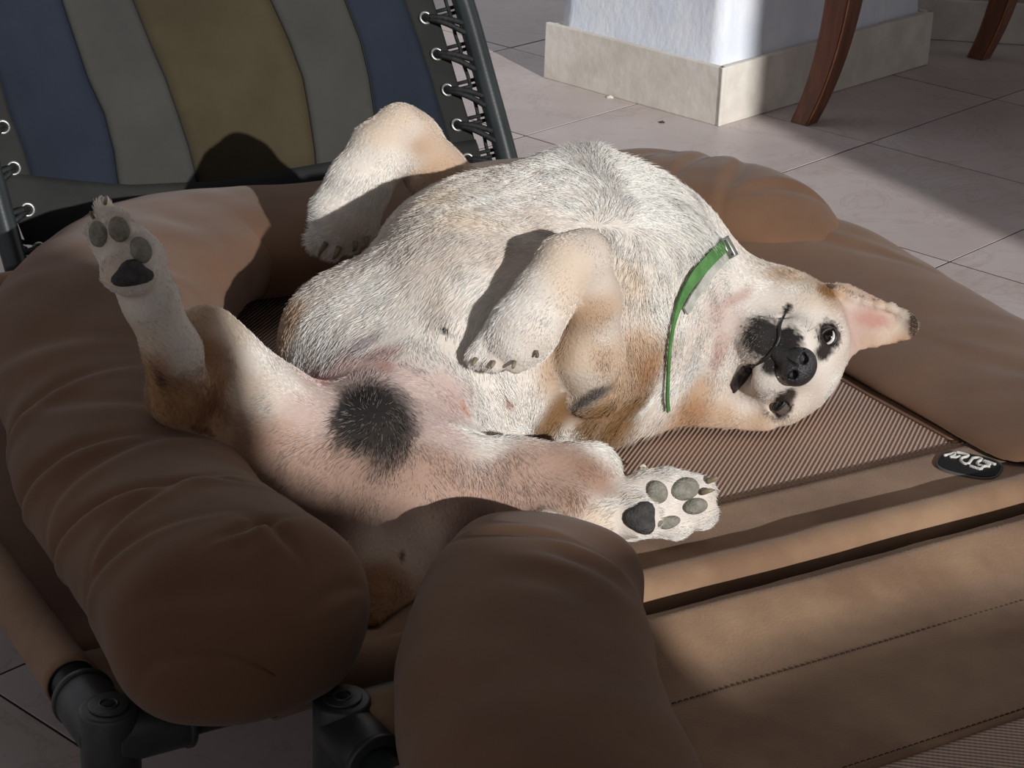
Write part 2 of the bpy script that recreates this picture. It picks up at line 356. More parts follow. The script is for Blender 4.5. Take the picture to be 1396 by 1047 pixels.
for a, b in ((B(.04, 0), B(LS-.04, 0)), (B(0, .04), B(0, LT-.04)), (B(.04, LT), B(LS-.04, LT)), (B(LS, .04), B(LS, LT-.04))):
    mesh('frame_tube', *tube([a, b], .0175, 20), M['blacktube'], bed)
def roll(a, b, r, seed, n=60):
    """sleeve of canvas drawn over the tube, slightly uneven, open at both ends"""
    a, b = np.asarray(a), np.asarray(b); P, R_ = [], []
    for i in range(n+1):
        u = i/n; w = mnoise.noise(Vector((u*9, seed, 0))); P.append(a+(b-a)*u + up*.0015*w); R_.append(r*(1+.05*mnoise.noise(Vector((u*22, seed, 3)))+(.06 if i in (0, n) else 0)))
    V, F = tube(P, R_, 26, cap=False); V2, F2 = tube(P, [q-.002 for q in R_], 26, cap=False)
    k = len(V); F2 = [tuple(reversed([i+k for i in f])) for f in F2]
    rim = [((i+1) % 26, i, k+i, k+(i+1) % 26) for i in range(26)] + [(n*26+i, n*26+(i+1) % 26, k+n*26+(i+1) % 26, k+n*26+i) for i in range(26)]
    return V+V2, F+F2+rim
RR = .0215
for i, (a, b) in enumerate(((B(.135, 0), B(LS-.1, 0)), (B(0, .085), B(0, LT-.1)), (B(.1, LT), B(LS-.1, LT)), (B(LS, .1), B(LS, LT-.1)))):
    mesh('canvas_sleeve', *roll(a, b, RR, i*7.3), M['fabric2'], bed)
def pan(s, t):
    d = .006*mnoise.noise(Vector((s*5, t*5, 1)))*.5; e = min(s, LS-s, t, LT-t)
    return B(s, t, .2 + d*.6 - .006*min(1, max(0, e-.03)/.25))
MS0, MS1, MT0, MT1 = .13, .978, .128, .93
def panel(name, s0, s1, t0, t1, m, th=.003, dz=0, ns=40, nt=20, parent=bed):
    V, F, UV = grid_panel(lambda s, t: pan(s, t)+up*dz, ns, nt, th, s0, s1, t0, t1); o = mesh(name, V, F, m, parent); set_uv(o, UV); return o
panel('mesh_panel', MS0-.01, MS1+.01, MT0-.01, MT1+.01, M['weave'], .0015, -.0015, 60, 50)
panel('canvas_border', .02, LS-.02, .012, MT0, M['fabric2'], .003, .0012, 60, 6)
panel('canvas_border', .02, LS-.02, MT1, LT-.012, M['fabric'], .003, .0012, 60, 6)
panel('canvas_border', .012, MS0, MT0, MT1, M['fabric'], .003, .0012, 6, 40)
panel('canvas_border', MS1, LS-.012, MT0-.0, MT1, M['fabric'], .003, .0012, 14, 40)
def stitch(a, b, m, name, parent, step=.006, r=.0006):
    a, b = np.asarray(a), np.asarray(b); n = int(np.linalg.norm(b-a)/step); d = (b-a)/n; parts = [tube([a+d*(i+.15), a+d*(i+.5)+up*r*1.2, a+d*(i+.85)], r, 5) for i in range(n)]
    return tag(mesh(name, *join(parts), m, parent), kind='stuff')
zz = .2035
M['thread'] = mat('dark_thread', hexc(74, 54, 44), None, .9)
stitch(pan(MS0, MT0-.008)+up*.0015, pan(LS-.06, MT0-.008)+up*.0015, M['thread'], 'seam_stitching', bed)
stitch(pan(MS1+.008, MT0)+up*.0015, pan(MS1+.008, .8)+up*.0015, M['thread'], 'seam_stitching', bed)
# corner seam ridge running on towards the front right corner
mesh('seam_cord', *tube([pan(MS1-.004, MT0+.003)+up*.0012, pan((MS1+LS)/2, MT0*.5+.01)+up*.0016, pan(LS-.05, .03)+up*.0012], .0016, 6), M['thread'], bed)

# oval woven badge with raised white lettering
bc = Z(1322, 630, .205); b0 = Z(1280, 619, .205); b1 = Z(1364, 637, .205); bu = nrm(b1-b0); bu[2] = 0; bu = nrm(bu); bv = np.array([-bu[1], bu[0], 0]); HL = np.linalg.norm(b1-b0)/2; 
bh = abs((Z(1322, 614, .205)-Z(1322, 646, .205))@bv)/2*.95
def oval(c, a, b, z0, z1, n=48, p=3.):
    V = []; 
    for z, f in ((z0, 1), (z1-.0006, 1), (z1, .96)):
        for k in range(n):
            q = 2*math.pi*k/n; x = math.copysign(abs(math.cos(q))**(2/p), math.cos(q)); y = math.copysign(abs(math.sin(q))**(2/p), math.sin(q))
            pp = c+bu*a*f*x+bv*b*f*y; V.append((pp[0], pp[1], z))
    F = [(i*n+k, i*n+(k+1) % n, (i+1)*n+(k+1) % n, (i+1)*n+k) for i in range(2) for k in range(n)]; F.append(tuple(2*n+k for k in range(n))); return V, F
zb = float(pan((bc-BO)@E1, (bc-BO)@E2)[2])+.0022
M['rim'] = mat('badge_rim', hexc(86, 84, 80), None, .7)
badge = mesh('badge', *oval(bc, HL*1.03, bh*1.06, zb-.003, zb+.0012), M['rim'], bed, label='black oval badge')
mesh('badge_face', *oval(bc, HL*.97, bh*.95, zb-.002, zb+.0020), M['black'], badge, label='black badge face')
def lx(x, y): p = Z(x, y, zb+.0026); return p
# raised white strokes, read from the photograph
K = 216/1396
strokes = [[(690, 395), (740, 385), (785, 370)], [(785, 370), (780, 395), (745, 410)], [(750, 405), (800, 410), (830, 400)], [(800, 365), (850, 375), (905, 392)], [(905, 392), (890, 405), (850, 415), (838, 440), (870, 465), (905, 465), (925, 440), (945, 415)], [(945, 415), (1000, 415), (1025, 430)], [(1025, 430), (985, 455), (1000, 480), (1060, 492)], [(920, 485), (960, 500), (1015, 515)], [(1015, 515), (1040, 490), (1095, 490)], [(1040, 440), (1090, 455), (1145, 475)], [(1040, 442), (1070, 465), (1100, 478)]]
sp = []
for st in strokes:
    P = [lx(1180+a*K, 560+b*K) for a, b in st]; sp.append(tube(spline(P, 4*len(P)), .0017, 8))
mesh('lettering', *join(sp), M['white'], badge, label='raised white badge lettering')

# second raised bed in front
def B2(s, t, z=.2): return B(s+.17, -t-.064, z)
bed2 = empty('raised_dog_bed', B2(0, 0, 0), 'empty brown canvas dog bed in front, parallel to the one the dog lies on', 'dog bed')
for s, t, sd, td in ((0, 0, 1, 1), (LS, 0, -1, 1), (0, .8, 1, -1), (LS, .8, -1, -1)): joint(bed2, s, t, sd, td, B2, .195)
for a, b in ((B2(.04, 0, .195), B2(LS-.04, 0, .195)), (B2(0, .04, .195), B2(0, .76, .195)), (B2(.04, .8, .195), B2(LS-.04, .8, .195)), (B2(LS, .04, .195), B2(LS, .76, .195))):
    mesh('frame_tube', *tube([a, b], .0175, 20), M['blacktube'], bed2)
for i, (a, b) in enumerate(((B2(.12, 0, .195), B2(LS-.1, 0, .195)), (B2(0, .1, .195), B2(0, .7, .195)), (B2(.1, .8, .195), B2(LS-.1, .8, .195)), (B2(LS, .1, .195), B2(LS, .7, .195)))):
    mesh('canvas_sleeve', *roll(a, b, .0215, 40+i*7.3), M['fabric2'], bed2)
def pan2(s, t): return B2(s, t, .2 + .0205*math.exp(-(t/.04)**2) + .003*mnoise.noise(Vector((s*5, t*7, 5))))
def panel2(name, s0, s1, t0, t1, m, th=.003, ns=40, nt=20, dz=0):
    V, F, UV = grid_panel(lambda s, t: pan2(s, t)+up*dz, ns, nt, th, s0, s1, t0, t1); F = [tuple(reversed(f)) for f in F]; o = mesh(name, V, F, m, bed2); set_uv(o, UV); return o
T2 = .247
panel2('canvas_border', .015, LS-.015, -.0, T2, M['fabric2'], .003, 60, 24)
panel2('canvas_border', .015, LS-.015, .66, .79, M['fabric'], .003, 40, 6)
panel2('canvas_border', .015, .13, T2, .66, M['fabric'], .003, 8, 20)
panel2('canvas_border', LS-.13, LS-.015, T2, .66, M['fabric'], .003, 8, 20)
panel2('mesh_panel', .12, LS-.12, T2-.01, .67, M['weave'], .0015, 50, 30, -.0015)
stitch(pan2(.05, .1)+up*.0005, pan2(LS-.05, .1)+up*.0005, M['thread'], 'seam_stitching', bed2)
stitch(pan2(.05, T2-.008)+up*.0005, pan2(LS-.05, T2-.008)+up*.0005, M['thread'], 'seam_stitching', bed2)

# ------------------------------------------------------------------ cushions (swept, stuffed, creased cloth)
def interp(st, u):
    xs = [a[0] for a in st]; return np.array([np.interp(u, xs, [a[i] for a in st]) for i in range(1, len(st[0]))])
def catm(rows, n): return np.array(spline([np.array(r, float) for r in rows], n))
def cushion(name, rows, folds, parent=None, nu=220, nv=96, endp=(.09, 2.3, .12, 2), m=None, seed=0, amp=.004, zmin=None):
    """rows: s, t, z-bottom, half width, height, power; swept with rounded closed ends. folds: (u, v, length_u, width_v, slant, depth)"""
    R = catm(rows, nu); ln = np.concatenate([[0], np.cumsum(np.linalg.norm(np.diff(R[:, :2], axis=0), axis=1))])
    for l, c, pw in ((ln, endp[0], endp[1]), (ln[-1]-ln, endp[2], endp[3])):
        x = np.clip(1-l/c, 0, 1); f = np.maximum(1-x**pw, 1e-4)**(1/pw); hh = R[:, 4]*f; R[:, 2] += (R[:, 4]-hh)*.5; R[:, 4] = hh; R[:, 3] *= f
    P = np.array([B(r[0], r[1], 0) for r in R]); V = []
    for i in range(nu):
        d = nrm(P[min(i+1, nu-1)]-P[max(i-1, 0)]); side = nrm(np.cross(d, up)); zb_, a, h, p = R[i][2], R[i][3], R[i][4], R[i][5]; u = i/(nu-1)
        for k in range(nv):
            q = 2*math.pi*k/nv; cx = math.copysign(abs(math.cos(q))**(2/p), math.cos(q)); cz = math.copysign(abs(math.sin(q))**(2/p), math.sin(q))
            V.append(P[i] + side*a*cx + up*(zb_+h/2+h/2*cz))
    V = np.array(V).reshape(nu, nv, 3)
    # normals
    du = np.gradient(V, axis=0); dv = np.roll(V, -1, 1)-np.roll(V, 1, 1); N = np.cross(dv, du); N /= np.linalg.norm(N, axis=2, keepdims=True)+1e-9
    cen = V.mean(1, keepdims=True); N *= np.sign((N*(V-cen)).sum(2, keepdims=True)+1e-9)
    U, Vv = np.meshgrid(np.linspace(0, 1, nu), np.linspace(0, 1, nv, endpoint=False), indexing='ij'); disp = np.zeros_like(U)
    for i in range(nu):
        for k in range(nv):
            p = V[i, k]; disp[i, k] = amp*mnoise.noise(Vector((p[0]*7+seed, p[1]*7, p[2]*9))) + amp*.5*mnoise.noise(Vector((p[0]*20+seed, p[1]*20, p[2]*22)))
    for (u0, v0, lu, wv, sl_, dep) in folds:
        dvv = (Vv-v0+.5) % 1-.5; x = (U-u0); a_ = x*math.cos(sl_)+dvv*math.sin(sl_)*.5; b_ = -x*math.sin(sl_)+dvv*math.cos(sl_)*.5
        w = wv*(.4+.6*np.exp(-(a_/lu)**2)); g_ = np.exp(-(a_/lu)**2)
        disp += dep*g_*(np.exp(-((b_-w*1.3)/(w*1.2))**2)*.7 - np.exp(-(b_/w)**2)*1.0)
    V = V + N*disp[..., None]; F = []
    if zmin: V[..., 2] = np.maximum(V[..., 2], zmin)
    for i in range(nu-1):
        for k in range(nv): F.append((i*nv+k, (i+1)*nv+k, (i+1)*nv+(k+1) % nv, i*nv+(k+1) % nv))
    F.append(tuple(range(nv))); F.append(tuple((nu-1)*nv+k for k in range(nv-1, -1, -1)))
    return mesh(name, V.reshape(-1, 3), F, m or M['cushion'], parent)
bol = empty('bolster_cushion', B(.35, .8, .2), 'stuffed brown bolster cushion curving round the left and back of the raised bed', 'cushion')
rows = [(.104, -.085, .200, .108, .14, 2.4), (.106, -.02, .202, .108, .158, 2.4), (.112, .07, .205, .103, .150, 2.1), (.12, .18, .205, .100, .134, 2.0), (.135, .30, .205, .104, .128, 2.0), (.17, .42, .205, .11, .13, 2.0), (.215, .60, .205, .12, .14, 2.1), (.315, .75, .205, .122, .132, 2.3),
        (.43, .85, .205, .125, .114, 2.3), (.6, .845, .205, .125, .1, 2.2), (.8, .86, .205, .12, .092, 2.2), (.95, .85, .205, .118, .090, 2.2), (1.06, .80, .205, .12, .10, 2.2), (1.125, .70, .205, .105, .095, 2.2), (1.165, .58, .205, .085, .06, 2)]
# creases: u along the bolster, v round it (.25 top, .5 outer side), length, width, slant, depth
folds = [(.125, .40, .05, .008, 1.35, .006), (.16, .31, .06, .007, 1.85, .006), (.19, .40, .10, .007, 1.30, .010), (.235, .33, .07, .008, 1.75, .006), (.262, .42, .07, .007, 1.45, .009), (.305, .30, .05, .010, 1.2, .004), (.33, .40, .07, .007, 1.75, .007), (.385, .36, .05, .009, 1.4, .005),
         (.072, .215, .028, .006, .35, .007), (.082, .235, .02, .005, 1.9, .006), (.066, .25, .02, .005, 2.7, .004), (.045, .33, .04, .012, 1.2, .004), (.02, .42, .05, .006, 1.1, .004), (.03, .12, .03, .006, 2.0, .005),
         (.84, .30, .07, .008, 1.1, .004), (.875, .33, .07, .006, 1.5, .005), (.91, .27, .08, .007, 1.8, .005), (.95, .3, .06, .007, 1.3, .004), (.79, .3, .06, .010, 1.3, .003), (.45, .27, .06, .012, 1.6, .004), (.52, .2, .06, .014, 1.2, .003)]
cushion('cushion_body', rows, folds, bol, 300, 110, seed=3, zmin=.2042)
drp = empty('bolster_cushion', B(.5, -.1, .2), 'brown bolster cushion end flopped over the front rail between the two beds', 'cushion')
rows2 = [(.40, -.005, .20, .085, .115, 2.6), (.345, -.06, .195, .09, .130, 2.5), (.305, -.12, .19, .098, .14, 2.4), (.262, -.2, .185, .102, .14, 2.4), (.225, -.3, .18, .105, .14, 2.3), (.19, -.42, .18, .1, .12, 2.2)]
cushion('cushion_body', rows2, [(.3, .3, .05, .02, .3, .006), (.42, .27, .06, .02, .2, .005), (.2, .2, .04, .02, 1.1, .004)], drp, 160, 90, endp=(.05, 4, .06, 2.4), seed=9)
arm = [(1.14, .70, .185, .125, .085, 2.0), (1.135, .56, .182, .14, .066, 2.0), (1.125, .40, .18, .142, .056, 2.0), (1.122, .2, .178, .142, .052, 2.0), (1.12, .08, .176, .14, .050, 2.0), (1.12, .035, .172, .138, .046, 2.0)]
cushion('flattened_arm', arm, [(.2, .3, .08, .012, .4, .003), (.6, .25, .1, .012, .2, .002)], bol, 160, 100, endp=(.1, 2.2, .05, 3), seed=5, amp=.003, zmin=.2042)
# ------------------------------------------------------------------ the dog (one continuous body from blended distance fields)
H = .0034
F0 = dict(lo=(-.50, 1.42, .18), hi=(.50, 2.42, .62), h=H)
def pt(x, y, Y, r): P = W(x, y, Y); k = FPX/((P-CAM)@FW); return (P, r/k)
body = Field(**F0)
tr = [pt(540, 690, 1.74, 88), pt(520, 640, 1.78, 98), pt(562, 545, 1.90, 138), pt(652, 455, 1.98, 170), pt(760, 416, 2.05, 180), pt(838, 402, 2.10, 154), pt(915, 432, 2.13, 122), pt(975, 455, 2.14, 112)]
body.chain(tr, .03)
body.ell(pt(650, 345, 2.08, 0)[0], (.10, .085, .075), k=.05)                   # far flank
body.cone(*[v for v in (pt(480, 470, 1.97, 0)[0], pt(700, 560, 1.98, 0)[0])], .075, .075, k=.05)
body.cone(pt(790, 290, 2.15, 0)[0], pt(900, 320, 2.17, 0)[0], .07, .05, k=.05)  # far shoulder
body.cone(pt(800, 560, 2.02, 0)[0], pt(868, 545, 2.05, 0)[0], .055, .05, k=.03)  # near armpit fur
body.cone(pt(840, 470, 2.03, 0)[0], pt(870, 400, 2.06, 0)[0], .05, .05, k=.03)  # near shoulder
body.cone(pt(510, 565, 1.80, 0)[0], pt(500, 600, 1.76, 0)[0], .034, .030, k=.022)  # sheath
body.ell(pt(562, 735, 1.685, 0)[0], (.026, .026, .032), k=.03); body.ell(pt(512, 735, 1.69, 0)[0], (.026, .028, .03), k=.03)
body.chain([pt(530, 740, 1.72, 60), pt(520, 800, 1.66, 40), pt(505, 860, 1.60, 30)], .04)   # rump and tail root between the cushions
# head, in its own axes: u across the eyes, v towards the crown, F out along the muzzle
NT = W(1088, 500, 1.985); FK = FPX/((NT-CAM)@FW); HF = nrm(CAM-NT); 
hv = nrm(RT*.82-UP*.57); hu = nrm(RT*.57+UP*.82); hu = nrm(hu-HF*(hu@HF)); hv = nrm(hv-HF*(hv@HF)-hu*(hv@hu))
def hp(u, v, d): return NT + (hu*u+hv*v)/FK*(1+d/2.1) - HF*d
HAX = (hu, hv, HF)
hd = Field(**F0)
hd.ell(hp(0, -22, .125), (.079, .062, .075), HAX, k=.02)                      # skull
hd.ell(hp(6, -55, .125), (.080, .058, .068), HAX, k=.03)                      # cheeks
hd.ell(hp(52, -20, .09), (.03, .034, .03), HAX, k=.03); hd.ell(hp(-52, -20, .09), (.03, .034, .03), HAX, k=.03)
hd.cone(hp(0, -14, .085), hp(0, -8, .030), .045, .0245, k=.03)                # upper muzzle
hd.ell(hp(26, -26, .045), (.024, .026, .036), HAX, k=.014); hd.ell(hp(-30, -26, .045), (.026, .026, .036), HAX, k=.014)   # flews
hd.cone(hp(0, -72, .095), hp(4, -58, .034), .040, .0245, k=.012)              # lower jaw
hd.ell(hp(52, 14, .072), (.019, .017, .02), HAX, k=.02); hd.ell(hp(-50, 14, .072), (.019, .017, .02), HAX, k=.02)       # brows
for u in (55, -54): hd.ell(hp(u, 8, .058), (.0125, .0115, .011), HAX, k=.006, sub=True)   # eye sockets
hd.cone(hp(60, -54, .035), hp(-72, -50, .045), .0035, .006, k=.006, sub=True)
hd.cone(hp(-40, -45, .03), hp(-76, -52, .045), .007, .008, k=.006, sub=True)  # slack open corner of the mouth
# near ear, spread flat on the bed, and the far ear folded under the cheek
ep = nrm(HF*.8+up*.5)
hd.cone(W(1142, 440, 2.11), W(1228, 444, 2.12), .040, .019, k=.012, flat=(ep, .26))
hd.cone(W(1150, 410, 2.12), W(1215, 432, 2.12), .022, .014, k=.012, flat=(ep, .28))
for i, (a, b) in enumerate([(1144, 392), (1160, 402), (1178, 408), (1196, 412), (1214, 416), (1230, 424), (1240, 438)]): hd.ell(W(a, b+3, 2.115), (.0065, .0065, .006), k=.008)
hd.cone(W(975, 562, 2.04), W(1040, 574, 2.03), .022, .012, k=.01, flat=(nrm(HF), .5))
body.merge(hd, .035)
gb = body.D.copy(); legs = []
def limb(*chains, k=.02):
    f = Field(**F0)
    for c in chains:
        if callable(c): c(f)
        else: f.chain([pt(*q) for q in c], k)
    legs.append(f); return f
def toes(f, specs, k=.006):
    for (x1, y1, x2, y2, Y, r) in specs: f.cone(W(x1, y1, Y), W(x2, y2, Y-.004), r*1.05, r, k=k)
# left hind leg: thigh, shank, raised foot with the pads to us
hl = limb([(455, 640, 1.77, 84), (370, 575, 1.78, 76), (300, 490, 1.79, 52), (281, 462, 1.795, 42)], [(281, 462, 1.795, 42), (292, 540, 1.76, 50), (286, 592, 1.735, 40)], [(420, 660, 1.76, 80), (330, 600, 1.755, 62), (296, 590, 1.74, 42)],
     [(284, 596, 1.735, 36), (246, 540, 1.72, 42), (236, 480, 1.705, 37), (205, 410, 1.70, 36), (182, 356, 1.70, 40), (168, 332, 1.705, 34)], k=.012)
toes(hl, [(150, 345, 134, 318, 1.695, .0115), (165, 335, 158, 302, 1.69, .0125), (185, 355, 192, 338, 1.69, .0135), (152, 310, 142, 284, 1.70, .0085)], k=.004)
hl.ell(W(176, 374, 1.675), (.024, .016, .018), (nrm(RT), FW, UP), k=.01)
# right hind leg: thigh across the front, foot lying on the mesh, sole to us
hr = limb([(585, 665, 1.75, 84), (700, 655, 1.765, 56), (795, 648, 1.785, 44), (812, 640, 1.79, 30)], [(800, 652, 1.785, 40), (765, 690, 1.74, 36), (730, 728, 1.70, 32)],
     [(690, 690, 1.73, 40), (755, 672, 1.76, 42)], [(725, 735, 1.70, 30), (800, 712, 1.74, 32), (852, 696, 1.765, 38), (880, 688, 1.775, 40)], k=.012)
toes(hr, [(880, 668, 905, 668, 1.775, .0175), (905, 665, 945, 674, 1.78, .0185), (905, 690, 952, 698, 1.775, .0175), (885, 706, 920, 712, 1.77, .0165), (945, 668, 962, 668, 1.785, .009)])
hr.ell(W(872, 704, 1.742), (.02, .014, .02), (nrm(RT-UP*.3), FW, nrm(UP+RT*.3)), k=.01)
# near foreleg: elbow low, wrist up, paw hanging over the belly
fn = limb([(860, 470, 2.03, 70), (812, 520, 1.915, 42)], [(806, 532, 1.902, 36), (800, 480, 1.89, 48), (808, 410, 1.875, 37), (797, 352, 1.866, 33)], k=.014)
fp = limb([(797, 346, 1.872, 35), (770, 358, 1.86, 36), (744, 403, 1.845, 40), (716, 446, 1.832, 45), (706, 460, 1.83, 44)], k=.012)
toes(fp, [(680, 448, 651, 485, 1.830, .0115), (697, 460, 673, 492, 1.824, .0120), (720, 462, 703, 492, 1.824, .0120), (741, 448, 734, 474, 1.832, .0110)], k=.0035)
# far foreleg: wrist up over the far flank
ff = limb([(690, 285, 2.255, 60), (640, 290, 2.290, 50), (592, 235, 2.295, 40), (562, 190, 2.290, 36), (545, 178, 2.285, 34)],
     [(545, 180, 2.280, 36), (520, 205, 2.270, 40), (490, 252, 2.255, 42), (468, 292, 2.245, 45)], k=.012)
toes(ff, [(458, 298, 438, 326, 2.240, .015), (472, 300, 455, 334, 2.235, .0155), (490, 298, 478, 326, 2.237, .015), (503, 290, 500, 316, 2.243, .013)], k=.005)
legD = [f.D.copy() for f in legs]
if os.environ.get('DBG'):
    _v, _f = body.mesh(); _b = BVHTree.FromPolygons([tuple(v) for v in _v], [tuple(int(i) for i in f) for f in _f])
    for q in [(680, 480), (660, 488), (720, 440), (740, 400), (800, 350), (720, 300), (806, 530), (800, 480), (600, 250), (500, 330), (470, 330), (370, 575), (284, 596), (585, 665), (700, 655), (510, 565), (590, 640)]:
        r = _b.ray_cast(Vector(CAM), Vector(nrm(ray(*q)))); print('BODY', q, None if r[0] is None else [round(x, 3) for x in r[0]])
fn.merge(fp, .010)
for f, k in ((hl, .035), (hr, .03), (fn, .010), (ff, .012)): body.merge(f, k)
body.cone(pt(872, 480, 2.06, 0)[0], pt(835, 515, 1.97, 0)[0], .050, .030, k=.02)
for a, b in (((1158, 408), (1172, 470)), ((1176, 414), (1188, 474)), ((1196, 420), (1206, 470)), ((1214, 424), (1222, 462))): body.cone(W(a[0], a[1], 2.095), W(b[0], b[1], 2.09), .0035, .003, k=.008, sub=True)
body.D = np.maximum(body.D, (.2005-body.ax[2])[None, None, :])
DV, DF = body.mesh()
grp_stack = [gb] + legD
def groups(P): return np.argmin(np.stack([body.sample(d, P) for d in grp_stack], 1), 1)
dog = empty('dog', (float(DV[:, 0].mean()), float(DV[:, 1].mean()), .205), 'white and tan dog lying on its back on the raised bed, legs in the air', 'dog')
dbody = mesh('body', DV, DF, M['skin'], dog)
dn = np.zeros(len(DV)*3, np.float32); dbody.data.vertices.foreach_get('normal', dn); DN = dn.reshape(-1, 3).astype(float)
bvh = BVHTree.FromPolygons([tuple(v) for v in DV], [tuple(int(i) for i in f) for f in DF])
def hit(x, y):
    d = ray(x, y); d = nrm(d); r = bvh.ray_cast(Vector(CAM), Vector(d))
    return (None, None) if r[0] is None else (np.array(r[0]), np.array(r[1]))
